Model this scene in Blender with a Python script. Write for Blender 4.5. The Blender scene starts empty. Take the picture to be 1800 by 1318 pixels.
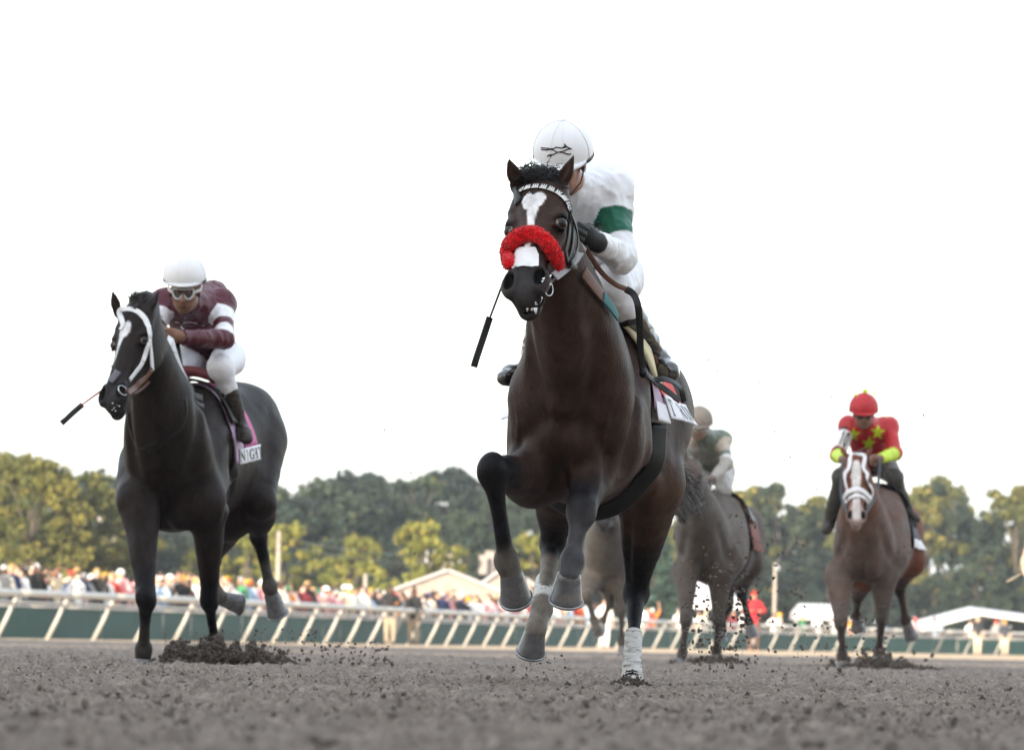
import bpy, bmesh, math, random
import numpy as np
from mathutils import Vector, Matrix

random.seed(7)
rng = np.random.default_rng(7)
scene = bpy.context.scene
COL = scene.collection
R_ = math.radians

# ------------------------------------------------------------------ camera
CAM = np.array([0.0, 0.0, 0.172])
FPX = 10000.0                      # 200 mm lens on a 36 mm sensor, in photo pixels
_pt = math.atan(467.6 / FPX); _ro = math.atan(0.0205)
_F = np.array([0, math.cos(_pt), math.sin(_pt)]); _R0 = np.array([1.0, 0, 0]); _U0 = np.array([0, -math.sin(_pt), math.cos(_pt)])
_R = math.cos(_ro) * _R0 + math.sin(_ro) * _U0
_U = -math.sin(_ro) * _R0 + math.cos(_ro) * _U0
cam_d = bpy.data.cameras.new('camera'); cam = bpy.data.objects.new('camera', cam_d); COL.objects.link(cam)
cam_d.sensor_width = 36.0; cam_d.lens = 200.0; cam_d.clip_start = 0.5; cam_d.clip_end = 6000
cam.matrix_world = Matrix(((_R[0], _U[0], -_F[0], CAM[0]), (_R[1], _U[1], -_F[1], CAM[1]), (_R[2], _U[2], -_F[2], CAM[2]), (0, 0, 0, 1)))
cam_d.dof.use_dof = True; cam_d.dof.focus_distance = 22.0; cam_d.dof.aperture_fstop = 9.0
scene.camera = cam

def P(x, y, D):
    """point of the place that the photo shows at pixel x, y, at the depth D metres"""
    d = _F * FPX + _R * (x - 900) - _U * (y - 659)
    return CAM + d * (D / d[1])

# ------------------------------------------------------------------ sky, sun, exposure
SUN_EL = R_(13.0); SUN_AZ = R_(198.0)         # azimuth clockwise from +Y : behind the camera, to its left
world = bpy.data.worlds.new('World'); scene.world = world; world.use_nodes = True
nt = world.node_tree
for n in list(nt.nodes): nt.nodes.remove(n)
wo = nt.nodes.new('ShaderNodeOutputWorld'); wb = nt.nodes.new('ShaderNodeBackground'); ws = nt.nodes.new('ShaderNodeTexSky')
ws.sky_type = 'NISHITA'; ws.sun_disc = False; ws.sun_elevation = SUN_EL; ws.sun_rotation = SUN_AZ
ws.air_density = 1.0; ws.dust_density = 2.5; ws.ozone_density = 1.0
wb.inputs['Strength'].default_value = 0.06
wc = nt.nodes.new('ShaderNodeBackground'); wc.inputs[0].default_value = (0.93, 0.97, 1.0, 1); wc.inputs[1].default_value = 0.33   # even bright cloud cover
wa = nt.nodes.new('ShaderNodeAddShader')
nt.links.new(ws.outputs[0], wb.inputs[0]); nt.links.new(wb.outputs[0], wa.inputs[0]); nt.links.new(wc.outputs[0], wa.inputs[1]); nt.links.new(wa.outputs[0], wo.inputs[0])
sun_d = bpy.data.lights.new('sun', 'SUN'); sun = bpy.data.objects.new('sun', sun_d); COL.objects.link(sun)
sun_d.energy = 2.9; sun_d.angle = R_(0.5); sun_d.color = (1.0, 0.86, 0.66)
_sd = Vector((math.sin(SUN_AZ) * math.cos(SUN_EL), math.cos(SUN_AZ) * math.cos(SUN_EL), math.sin(SUN_EL)))
sun.rotation_euler = _sd.to_track_quat('Z', 'Y').to_euler(); sun.location = (0, 0, 80)
scene.view_settings.view_transform = 'Standard'; scene.view_settings.look = 'None'
scene.view_settings.exposure = 1.9; scene.view_settings.gamma = 1.0
try: scene.view_settings.use_curve_mapping = False
except Exception: pass
scene.cycles.max_bounces = 6; scene.cycles.transparent_max_bounces = 8

# ------------------------------------------------------------------ materials
MATS = {}
def mat(name, base=(0.5, 0.5, 0.5), rough=0.6, spec=0.4, metal=0.0, noise=0.0, nscale=20.0, bump=0.0, bscale=60.0, attr=None,
        objcol=False, sheen=0.0, coat=0.0, dark=None, detail=6, aniso=None, trans=0.0, uneven=0.0):
    if name in MATS: return MATS[name]
    m = bpy.data.materials.new(name); m.use_nodes = True; MATS[name] = m
    n = m.node_tree.nodes; l = m.node_tree.links
    b = n['Principled BSDF']
    b.inputs['Roughness'].default_value = rough; b.inputs['Metallic'].default_value = metal
    b.inputs['Specular IOR Level'].default_value = spec
    if sheen: b.inputs['Sheen Weight'].default_value = sheen; b.inputs['Sheen Roughness'].default_value = 0.45
    if coat: b.inputs['Coat Weight'].default_value = coat; b.inputs['Coat Roughness'].default_value = 0.12
    if trans: b.inputs['Transmission Weight'].default_value = trans
    src = None
    if attr:
        a = n.new('ShaderNodeAttribute'); a.attribute_name = attr; src = a.outputs['Color']
    elif objcol:
        a = n.new('ShaderNodeObjectInfo'); src = a.outputs['Color']
    else:
        b.inputs['Base Color'].default_value = (*base, 1)
    tc = n.new('ShaderNodeTexCoord'); co = tc.outputs['Object']
    if aniso:
        mp = n.new('ShaderNodeMapping'); mp.inputs['Scale'].default_value = aniso; l.new(co, mp.inputs['Vector']); co = mp.outputs[0]
    if noise:
        t = n.new('ShaderNodeTexNoise'); t.inputs['Scale'].default_value = nscale; t.inputs['Detail'].default_value = detail
        t.inputs['Roughness'].default_value = 0.65
        l.new(co, t.inputs['Vector'])
        r = n.new('ShaderNodeMapRange'); r.inputs['From Min'].default_value = 0.3; r.inputs['From Max'].default_value = 0.7
        r.inputs['To Min'].default_value = 1 - noise; r.inputs['To Max'].default_value = 1 + noise * 0.6
        l.new(t.outputs['Fac'], r.inputs['Value'])
        x = n.new('ShaderNodeMix'); x.data_type = 'RGBA'; x.blend_type = 'MULTIPLY'; x.inputs['Factor'].default_value = 1
        if src: l.new(src, x.inputs['A'])
        else: x.inputs['A'].default_value = (*base, 1)
        l.new(r.outputs[0], x.inputs['B']); src = x.outputs['Result']
    if dark is not None:                                           # second colour in irregular patches (wear, dirt)
        t = n.new('ShaderNodeTexNoise'); t.inputs['Scale'].default_value = dark[1]; t.inputs['Detail'].default_value = 8; t.inputs['Roughness'].default_value = 0.7
        l.new(co, t.inputs['Vector'])
        r = n.new('ShaderNodeMapRange'); r.inputs['From Min'].default_value = dark[2]; r.inputs['From Max'].default_value = dark[2] + dark[3]
        l.new(t.outputs['Fac'], r.inputs['Value'])
        x = n.new('ShaderNodeMix'); x.data_type = 'RGBA'
        if src: l.new(src, x.inputs['A'])
        else: x.inputs['A'].default_value = (*base, 1)
        x.inputs['B'].default_value = (*dark[0], 1); l.new(r.outputs[0], x.inputs['Factor']); src = x.outputs['Result']
    if src: l.new(src, b.inputs['Base Color'])
    if uneven:
        t = n.new('ShaderNodeTexNoise'); t.inputs['Scale'].default_value = 9; l.new(co, t.inputs['Vector'])
        r = n.new('ShaderNodeMapRange'); r.inputs['To Min'].default_value = rough - uneven; r.inputs['To Max'].default_value = rough + uneven
        l.new(t.outputs['Fac'], r.inputs['Value']); l.new(r.outputs[0], b.inputs['Roughness'])
    if bump:
        t = n.new('ShaderNodeTexNoise'); t.inputs['Scale'].default_value = bscale; t.inputs['Detail'].default_value = 5; l.new(co, t.inputs['Vector'])
        k = n.new('ShaderNodeBump'); k.inputs['Strength'].default_value = bump; k.inputs['Distance'].default_value = 0.01
        l.new(t.outputs['Fac'], k.inputs['Height']); l.new(k.outputs[0], b.inputs['Normal'])
    return m

# ------------------------------------------------------------------ objects
def tag(o, label=None, cat=None, group=None, kind=None):
    if label: o['label'] = label
    if cat: o['category'] = cat
    if group: o['group'] = group
    if kind: o['kind'] = kind
    return o
def empty(name, loc=(0, 0, 0), label=None, cat=None, group=None):
    o = bpy.data.objects.new(name, None); COL.objects.link(o); o.location = tuple(loc); o.empty_display_size = 0.2
    return tag(o, label, cat, group)
def mesh_data(name, V, F, m=None, smooth=True, colors=None, midx=None):
    V = np.asarray(V, dtype=np.float32)
    me = bpy.data.meshes.new(name)
    if isinstance(F, np.ndarray):
        k = F.shape[1]; nf = len(F)
        me.vertices.add(len(V)); me.vertices.foreach_set('co', V.ravel())
        me.loops.add(nf * k); me.loops.foreach_set('vertex_index', F.astype(np.int32).ravel())
        me.polygons.add(nf); me.polygons.foreach_set('loop_start', np.arange(0, nf * k, k, dtype=np.int32))
        try: me.polygons.foreach_set('loop_total', np.full(nf, k, dtype=np.int32))
        except Exception: pass
        me.update(calc_edges=True); me.validate()
    else:
        me.from_pydata([tuple(map(float, v)) for v in V], [], F); me.update()
    ms = m if isinstance(m, (list, tuple)) else ([m] if m else [])
    for q in ms: me.materials.append(q)
    if midx is not None: me.polygons.foreach_set('material_index', np.asarray(midx, dtype=np.int32))
    me.polygons.foreach_set('use_smooth', np.full(len(me.polygons), bool(smooth)))
    if colors is not None:
        a = me.color_attributes.new('tint', 'FLOAT_COLOR', 'POINT')
        c = np.ones((len(V), 4), dtype=np.float32); c[:, :3] = colors
        a.data.foreach_set('color', c.ravel())
    return me
def mobj(name, V, F, m, parent=None, smooth=True, colors=None, midx=None, origin=None):
    """link one mesh object; V in world metres. Its own origin is put at its base (or at the parent's)"""
    V = np.asarray(V, dtype=np.float64)
    if parent is not None: o0 = np.array(parent.matrix_basis.translation if parent.parent is None else parent['_w'])
    elif origin is not None: o0 = np.array(origin)
    else: o0 = np.array([V[:, 0].mean(), V[:, 1].mean(), V[:, 2].min()])
    me = mesh_data(name, V - o0, F, m, smooth, colors, midx)
    o = bpy.data.objects.new(name, me); COL.objects.link(o)
    if parent is not None: o.parent = parent
    else: o.location = tuple(o0)
    o['_w'] = tuple(float(v) for v in o0)
    return o

class MB:
    """collects simple shapes into one mesh"""
    def __init__(s): s.v = []; s.f = []; s.mi = []; s.n = 0
    def add(s, V, F, mi=0):
        s.v.append(np.asarray(V, float)); s.f += [tuple(int(i) + s.n for i in q) for q in F]; s.mi += [mi] * len(F); s.n += len(V)
    def box(s, c, size, ax=None, mi=0):
        ax = np.eye(3) if ax is None else np.asarray(ax); h = np.asarray(size) / 2
        V = [np.asarray(c) + ax[0] * h[0] * a + ax[1] * h[1] * b + ax[2] * h[2] * d for a in (-1, 1) for b in (-1, 1) for d in (-1, 1)]
        s.add(V, [(0, 1, 3, 2), (4, 6, 7, 5), (0, 4, 5, 1), (2, 3, 7, 6), (0, 2, 6, 4), (1, 5, 7, 3)], mi)
    def tube(s, pts, rad, n=8, mi=0, caps=True, flat=None, side=None):
        pts = np.asarray(pts, float); rad = np.broadcast_to(np.asarray(rad, float), (len(pts),))
        V = []; prev = None
        for i, p in enumerate(pts):
            t = pts[min(i + 1, len(pts) - 1)] - pts[max(i - 1, 0)]; t = t / (np.linalg.norm(t) + 1e-9)
            if side is not None: u = np.asarray(side, float)
            elif prev is not None: u = prev
            else: u = np.array([0.3, 0.2, 1.0]) if abs(t[2]) < .8 else np.array([1.0, 0.2, 0])
            u = u - t * (u @ t); u /= np.linalg.norm(u) + 1e-9; prev = u; w = np.cross(t, u)
            fl = 1.0 if flat is None else flat
            for k in range(n):
                a = 2 * math.pi * k / n
                V.append(p + rad[i] * (u * math.cos(a) + w * math.sin(a) * fl))
        F = []
        for i in range(len(pts) - 1):
            for k in range(n):
                F.append((i * n + k, i * n + (k + 1) % n, (i + 1) * n + (k + 1) % n, (i + 1) * n + k))
        if caps:
            F.append(tuple(range(n))[::-1]); F.append(tuple((len(pts) - 1) * n + k for k in range(n)))
        s.add(V, F, mi)
    def strap(s, pts, nor, width, thick, mi=0):
        """flat band along pts; nor = outward normals"""
        pts = np.asarray(pts, float); nor = np.asarray(nor, float); N = len(pts)
        width = np.broadcast_to(np.asarray(width, float), (N,)); V = []
        for i, p in enumerate(pts):
            t = pts[min(i + 1, N - 1)] - pts[max(i - 1, 0)]; t /= np.linalg.norm(t) + 1e-9
            nn = nor[i] - t * (nor[i] @ t); nn /= np.linalg.norm(nn) + 1e-9; w = np.cross(t, nn)
            h = width[i] / 2
            V += [p - w * h - nn * thick * .5, p + w * h - nn * thick * .5, p + w * h + nn * thick * .3, p + w * h * .8 + nn * thick * .5, p - w * h * .8 + nn * thick * .5, p - w * h + nn * thick * .3]
        F = []
        for i in range(N - 1):
            for k in range(6): F.append((i * 6 + k, i * 6 + (k + 1) % 6, (i + 1) * 6 + (k + 1) % 6, (i + 1) * 6 + k))
        F.append((5, 4, 3, 2, 1, 0)); F.append(tuple((N - 1) * 6 + k for k in range(6)))
        s.add(V, F, mi)
    def sphere(s, c, r, nu=12, nv=8, ax=None, mi=0, v0=0.0, v1=1.0):
        ax = np.eye(3) if ax is None else np.asarray(ax); r = np.broadcast_to(np.asarray(r, float), (3,)); V = []; F = []
        for j in range(nv + 1):
            th = math.pi * (v0 + (v1 - v0) * j / nv)
            for i in range(nu):
                ph = 2 * math.pi * i / nu
                q = (math.sin(th) * math.cos(ph) * r[0], math.sin(th) * math.sin(ph) * r[1], math.cos(th) * r[2])
                V.append(np.asarray(c) + ax[0] * q[0] + ax[1] * q[1] + ax[2] * q[2])
        for j in range(nv):
            for i in range(nu): F.append((j * nu + i, (j + 1) * nu + i, (j + 1) * nu + (i + 1) % nu, j * nu + (i + 1) % nu))
        s.add(V, F, mi)
    def ring(s, c, nrm, R, r, n=20, m=6, mi=0, a0=0, a1=2 * math.pi, ell=1.0, up=None):
        nrm = np.asarray(nrm, float) / np.linalg.norm(nrm); u = np.array([0, 0, 1.0]) if up is None else np.asarray(up, float)
        u = u - nrm * (u @ nrm); u /= np.linalg.norm(u) + 1e-9; w = np.cross(nrm, u)
        closed = abs(a1 - a0 - 2 * math.pi) < 1e-6
        pts = [np.asarray(c) + R * (u * math.cos(a0 + (a1 - a0) * i / n) * ell + w * math.sin(a0 + (a1 - a0) * i / n)) for i in range(n + (0 if closed else 1))]
        if closed: pts = pts + [pts[0]]
        s.tube(pts, r, m, mi)
    def out(s): return np.concatenate(s.v), s.f
    def build(s, name, m, parent=None, smooth=True, origin=None):
        V, F = s.out()
        return mobj(name, V, F, m, parent, smooth, midx=s.mi if isinstance(m, (list, tuple)) else None, origin=origin)

# ------------------------------------------------------------------ noise
def hash3(i, j, k, seed):
    h = (i.astype(np.int64) * 374761393 + j.astype(np.int64) * 668265263 + k.astype(np.int64) * 2147483647 + seed * 1274126177) & 0xffffffff
    h = ((h ^ (h >> 13)) * 1274126177) & 0xffffffff
    h = ((h ^ (h >> 16)) * 668265263) & 0xffffffff
    return ((h ^ (h >> 15)) & 0xffffff) / float(0xffffff)
def vnoise(p, seed=0):
    p = np.asarray(p, float); i = np.floor(p).astype(np.int64); f = p - i; f = f * f * (3 - 2 * f); out = 0
    for a in (0, 1):
        wx = f[..., 0] if a else 1 - f[..., 0]
        for b in (0, 1):
            wy = f[..., 1] if b else 1 - f[..., 1]
            for c in (0, 1):
                wz = f[..., 2] if c else 1 - f[..., 2]
                out = out + wx * wy * wz * hash3(i[..., 0] + a, i[..., 1] + b, i[..., 2] + c, seed)
    return out
def fbm(p, oct=4, seed=0, gain=0.5):
    p = np.asarray(p, float); a = 1; s = 0; t = 0
    for o in range(oct): s = s + a * vnoise(p * (2 ** o) + 17.3 * o, seed + o); t += a; a *= gain
    return s / t

# ------------------------------------------------------------------ smooth solid modelling : one continuous skin out of blended volumes
def unit(v): v = np.asarray(v, float); return v / (np.linalg.norm(v) + 1e-12)
def cr(pts, n):
    pts = np.asarray(pts, float)
    if len(pts) < 3:
        t = np.linspace(0, 1, n + 1)[:, None]; return pts[0] * (1 - t) + pts[1] * t
    q = np.vstack([2 * pts[0] - pts[1], pts, 2 * pts[-1] - pts[-2]]); out = []
    for i in range(1, len(q) - 2):
        for j in range(n):
            t = j / n
            out.append(0.5 * ((2 * q[i]) + (q[i + 1] - q[i - 1]) * t + (2 * q[i - 1] - 5 * q[i] + 4 * q[i + 1] - q[i + 2]) * t * t + (-q[i - 1] + 3 * q[i] - 3 * q[i + 1] + q[i + 2]) * t ** 3))
    out.append(q[-2]); return np.array(out)
class Fld:
    def __init__(s, lo, hi, h):
        s.lo = np.asarray(lo, float); s.h = h; s.n = (np.ceil((np.asarray(hi, float) - s.lo) / h) + 1).astype(int)
        s.g = np.full(tuple(s.n), 0.5, dtype=np.float32)
    def win(s, lo, hi):
        a = np.clip(np.floor((lo - s.lo) / s.h).astype(int), 0, s.n); b = np.clip(np.ceil((hi - s.lo) / s.h).astype(int) + 1, 0, s.n)
        if np.any(b <= a): return None
        sl = tuple(slice(a[i], b[i]) for i in range(3))
        X, Y, Z = [(s.lo[i] + s.h * np.arange(a[i], b[i])).astype(np.float32).reshape([-1 if j == i else 1 for j in range(3)]) for i in range(3)]
        return sl, X, Y, Z
    def blend(s, sl, d, k, op):
        g = s.g[sl]
        if op < 0:
            d = -d
            if k > 0:
                hh = np.clip(k - np.abs(g - d), 0, None) / k; s.g[sl] = np.maximum(g, d) + hh * hh * k * 0.25
            else: s.g[sl] = np.maximum(g, d)
        else:
            if k > 0:
                hh = np.clip(k - np.abs(g - d), 0, None) / k; s.g[sl] = np.minimum(g, d) - hh * hh * k * 0.25
            else: s.g[sl] = np.minimum(g, d)
    def tube(s, pts, rad, k=0.03, ell=1.0, side=None, n=4, op=1):
        """tapered limb; ell = width along 'side' relative to the other direction"""
        pts = np.asarray(pts, float); N = len(pts)
        rad = np.broadcast_to(np.asarray(rad, float), (N,)); el = np.broadcast_to(np.asarray(ell, float), (N,))
        q = cr(np.column_stack([pts, rad, el]), n); m = (q[:, 3] * np.maximum(1, q[:, 4])).max() + k + 3 * s.h
        w = s.win(q[:, :3].min(0) - m, q[:, :3].max(0) + m)
        if w is None: return
        sl, X, Y, Z = w; D = None
        for i in range(len(q) - 1):
            a = q[i, :3]; ab = q[i + 1, :3] - a; L2 = float(ab @ ab) + 1e-12
            mm = max(q[i, 3], q[i + 1, 3]) * max(1, q[i, 4], q[i + 1, 4]) + k + 3 * s.h
            px, py, pz = X - a[0], Y - a[1], Z - a[2]
            t = np.clip((px * ab[0] + py * ab[1] + pz * ab[2]) / L2, 0, 1)
            qx, qy, qz = px - t * ab[0], py - t * ab[1], pz - t * ab[2]
            d2 = qx * qx + qy * qy + qz * qz
            if side is not None:
                u = np.asarray(side, float); u = u - ab * (u @ ab) / L2; u = unit(u)
                e = q[i, 4] + (q[i + 1, 4] - q[i, 4]) * t
                du = qx * u[0] + qy * u[1] + qz * u[2]
                d2 = np.maximum(d2 - du * du, 0) + (du / e) ** 2
            d = np.sqrt(d2) - (q[i, 3] + (q[i + 1, 3] - q[i, 3]) * t)
            D = d if D is None else np.minimum(D, d)
        s.blend(sl, D, k, op)
    def ell(s, c, r, ax=None, k=0.03, op=1):
        c = np.asarray(c, float); r = np.broadcast_to(np.asarray(r, float), (3,)).astype(float); ax = np.eye(3) if ax is None else np.asarray(ax, float)
        ext = np.sqrt(((ax * r[:, None]) ** 2).sum(0)) + k + 3 * s.h
        w = s.win(c - ext, c + ext)
        if w is None: return
        sl, X, Y, Z = w
        l = [(X - c[0]) * a[0] + (Y - c[1]) * a[1] + (Z - c[2]) * a[2] for a in ax]
        k0 = np.sqrt(sum((l[i] / r[i]) ** 2 for i in range(3))); k1 = np.sqrt(sum((l[i] / r[i] ** 2) ** 2 for i in range(3)))
        s.blend(sl, k0 * (k0 - 1) / (k1 + 1e-9), k, op)
    def blur(s, it=2):
        for _ in range(it):
            for ax in range(3):
                g = np.moveaxis(s.g, ax, 0); m = g.copy(); m[1:-1] = (g[:-2] + 2 * g[1:-1] + g[2:]) * 0.25; s.g = np.moveaxis(m, 0, ax)
        s.g = np.ascontiguousarray(s.g)
    def wrinkle(s, amp, scale, seed=0, oct=3, stretch=(1, 1, 1), lo=None, hi=None):
        idx = np.argwhere(np.abs(s.g) < 4 * s.h + amp * 1.5)
        p = s.lo + idx * s.h
        nz = fbm(p * np.asarray(stretch) * scale, oct, seed)
        nz = 1 - 2 * np.abs(nz - 0.5) * 2
        s.g[tuple(idx.T)] -= (amp * (nz - 0.6)).astype(np.float32)
    def val(s, p):
        p = np.atleast_2d(np.asarray(p, float)); q = (p - s.lo) / s.h; q = np.clip(q, 0, s.n - 1.001); i = np.floor(q).astype(int); f = q - i; o = 0
        for a in (0, 1):
            for b in (0, 1):
                for c in (0, 1):
                    o = o + (f[:, 0] if a else 1 - f[:, 0]) * (f[:, 1] if b else 1 - f[:, 1]) * (f[:, 2] if c else 1 - f[:, 2]) * s.g[i[:, 0] + a, i[:, 1] + b, i[:, 2] + c]
        return o
    def grad(s, p, e=None):
        e = e or s.h * 1.5; p = np.atleast_2d(p)
        g = np.stack([s.val(p + e * np.eye(3)[i]) - s.val(p - e * np.eye(3)[i]) for i in range(3)], 1)
        return g / (np.linalg.norm(g, axis=1, keepdims=True) + 1e-9)
    def snap(s, p, off=0.0, it=12):
        p = np.atleast_2d(np.asarray(p, float)).copy()
        for _ in range(it):
            d = np.clip(s.val(p) - off, -0.03, 0.03); p -= s.grad(p) * d[:, None] * 0.8
        return p, s.grad(p)
    def shoot(s, o, d, off=0.0, far=0.8, step=0.004):
        """from o (outside) along d until the skin is met"""
        o = np.atleast_2d(o); d = np.atleast_2d(d); n = int(far / step); hit = np.full(len(o), far); done = np.zeros(len(o), bool)
        t = np.zeros(len(o)); act = np.arange(len(o)); d = np.broadcast_to(d, o.shape)
        while len(act):
            v = s.val(o[act] + d[act] * t[act][:, None]); h = v < off; hit[act[h]] = t[act[h]]; done[act[h]] = True
            t[act] += np.clip((v - off) * 0.6, step, 0.06); act = act[(~h) & (t[act] < far)]
        p = o + d * hit[:, None]; return p, s.grad(p), done
    def mesh(s, iso=0.0, smooth=1):
        g = s.g - iso; ins = g < 0; nx, ny, nz = g.shape
        c = np.zeros((nx - 1, ny - 1, nz - 1), np.uint8)
        for a in (0, 1):
            for b in (0, 1):
                for d in (0, 1): c += ins[a:nx - 1 + a, b:ny - 1 + b, d:nz - 1 + d]
        act = (c > 0) & (c < 8); idx = np.argwhere(act); N = len(idx)
        vid = np.full(act.shape, -1, np.int32); vid[tuple(idx.T)] = np.arange(N)
        cor = np.array([(a, b, d) for a in (0, 1) for b in (0, 1) for d in (0, 1)])
        gv = np.stack([g[idx[:, 0] + q[0], idx[:, 1] + q[1], idx[:, 2] + q[2]] for q in cor], 1)
        S = np.zeros((N, 3)); W = np.zeros(N)
        for i in range(8):
            for j in range(i + 1, 8):
                if np.abs(cor[i] - cor[j]).sum() != 1: continue
                m = (gv[:, i] < 0) != (gv[:, j] < 0); t = gv[m, i] / (gv[m, i] - gv[m, j])
                S[m] += cor[i] + t[:, None] * (cor[j] - cor[i]); W[m] += 1
        V = s.lo + (idx + S / W[:, None]) * s.h
        Q = []
        for ax in range(3):
            A = np.moveaxis(ins, ax, 0); B = A[:-1] != A[1:]; B = np.moveaxis(B, 0, ax)
            e = np.argwhere(B); o1, o2 = [(1, 2), (2, 0), (0, 1)][ax]
            e = e[(e[:, o1] > 0) & (e[:, o2] > 0) & (e[:, o1] < act.shape[o1]) & (e[:, o2] < act.shape[o2])]
            flip = ins[tuple(e.T)]
            def at(a, b):
                f = e.copy(); f[:, o1] -= a; f[:, o2] -= b; return vid[tuple(f.T)]
            q = np.stack([at(1, 1), at(0, 1), at(0, 0), at(1, 0)], 1)
            q[~flip] = q[~flip][:, ::-1]; Q.append(q)
        Q = np.concatenate(Q); Q = Q[(Q >= 0).all(1)]
        E0 = Q.ravel(); E1 = np.roll(Q, -1, axis=1).ravel(); C = np.maximum(np.bincount(E0, minlength=N), 1)[:, None]
        for it in range(smooth * 2):
            A = np.stack([np.bincount(E0, V[E1, i], N) for i in range(3)], 1)
            V = V + (0.6 if it % 2 == 0 else -0.4) * (A / C - V)
        return V, Q
def capw(V, a, b, r, soft):
    """how far inside the capsule a-b each point lies, 0..1"""
    a = np.asarray(a, float); ab = np.asarray(b, float) - a; t = np.clip(((V - a) @ ab) / (ab @ ab + 1e-12), 0, 1)
    d = np.linalg.norm(V - a - t[:, None] * ab, axis=1) - r
    return np.clip(-d / soft + 0.5, 0, 1)
def mixc(C, w, col): return C * (1 - w[:, None]) + np.asarray(col) * w[:, None]
# ------------------------------------------------------------------ the track
def yh(x): return 1108.2 + 0.0205 * x                          # the horizon in the photograph
def ground(x, D): return np.array([P(x, yh(x), D)[0], D, 0.0])
DIRT = mat('track_dirt', (0.252, 0.213, 0.182), rough=0.95, spec=0.12, noise=0.5, nscale=14, bump=1.0, bscale=90, dark=((0.15, 0.128, 0.112), 3.0, 0.48, 0.3), detail=10)
def dirt_h(X, Y, fine=True):
    p = np.stack([X, Y, np.zeros_like(X)], -1)
    h = (fbm(p * 1.1, 3, 3) - 0.5) * 0.05
    b = fbm(p * 9.0, 3, 21); h += np.clip(b - 0.48, 0, 1) * 0.075                                  # crumbs pressed up by hooves
    if fine:
        b = vnoise(p * 24.0, 31); h += np.clip(b - 0.55, 0, 1) * 0.040 * (0.3 + fbm(p * 2.3, 2, 8) * 1.2)
        b = vnoise(p * 58.0, 32); h += np.clip(b - 0.45, 0, 1) * 0.042; b = vnoise(p * 120.0, 33); h += np.clip(b - 0.4, 0, 1) * 0.012
    fade = np.clip((150 - Y) / 60, 0.25, 1)
    return (h - 0.02) * fade
ds = [6.5]
while ds[-1] < 114: ds.append(ds[-1] * 1.0019)
ds = np.array(ds); ts = np.linspace(-1, 1, 440)
Yg = np.repeat(ds[:, None], 440, 1); Xg = ts[None, :] * (0.118 * Yg + 0.7)
Yg = Yg + rng.uniform(-0.3, 0.3, Yg.shape) * Yg * 0.0021 * (np.abs(ts)[None, :] < 0.999) * ((ds > 6.5) & (ds < ds[-1]))[:, None]
Zg = dirt_h(Xg, Yg)
nr_, nc_ = Yg.shape; ii = np.arange(nr_ * nc_).reshape(nr_, nc_)
Qg = np.stack([ii[:-1, :-1], ii[:-1, 1:], ii[1:, 1:], ii[1:, :-1]], -1).reshape(-1, 4)
tag(mobj('track', np.stack([Xg, Yg, Zg], -1).reshape(-1, 3), Qg, DIRT, None, True, origin=(0, 0, 0)), kind='structure')
# the ground beyond and beside the finely raked track: one sheet to the horizon, lying just below it
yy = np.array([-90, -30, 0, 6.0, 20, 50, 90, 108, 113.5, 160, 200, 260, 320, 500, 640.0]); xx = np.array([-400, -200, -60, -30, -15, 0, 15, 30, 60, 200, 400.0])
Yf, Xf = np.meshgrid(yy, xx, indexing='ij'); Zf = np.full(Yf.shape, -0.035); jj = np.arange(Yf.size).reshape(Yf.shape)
FARD = mat('sunlit_sand_apron', (0.50, 0.38, 0.26), rough=0.95, spec=0.1, noise=0.4, nscale=2.2, dark=((0.40, 0.31, 0.215), 0.5, 0.5, 0.3))  # sand colour raised: part of the far strip's sunlight is painted in
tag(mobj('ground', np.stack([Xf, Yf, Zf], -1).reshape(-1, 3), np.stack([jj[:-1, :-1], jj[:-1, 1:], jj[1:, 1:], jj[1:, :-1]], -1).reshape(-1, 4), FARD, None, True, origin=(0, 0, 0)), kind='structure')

# ------------------------------------------------------------------ grandstand behind the photographer: its shade lies over the home stretch
CONC = mat('grandstand_concrete', (0.42, 0.41, 0.39), rough=0.9, noise=0.2, nscale=0.6)
STEEL = mat('grandstand_steel', (0.35, 0.37, 0.38), rough=0.5, metal=0.3)
GH = 34.0; GY = -38.0
gs = empty('grandstand', (0, GY, 0), 'long concrete grandstand with stepped seating and a flat roof behind the track', 'grandstand'); gs['_w'] = (0.0, GY, 0.0)
def gpart(nm, f, m): b = MB(); f(b); return b.build(nm, m, gs, False)
gpart('back_wall', lambda b: b.box((0, GY - 26, 15), (240, 1, 30)), CONC)
def seats(b):
    for i in range(12): b.box((0, GY - 2 - i * 2, 1.2 + i * 1.05), (238, 2.0, 2.4 + i * 2.1))
gpart('seating', seats, CONC)
gpart('roof', lambda b: b.box((0, GY - 13, GH - 0.6), (244, 28, 1.2)), STEEL)
for i in range(13):
    gpart('column', lambda b: b.box((-114 + i * 19, GY - 24, 16.6), (0.8, 0.8, 33)), STEEL)

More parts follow.
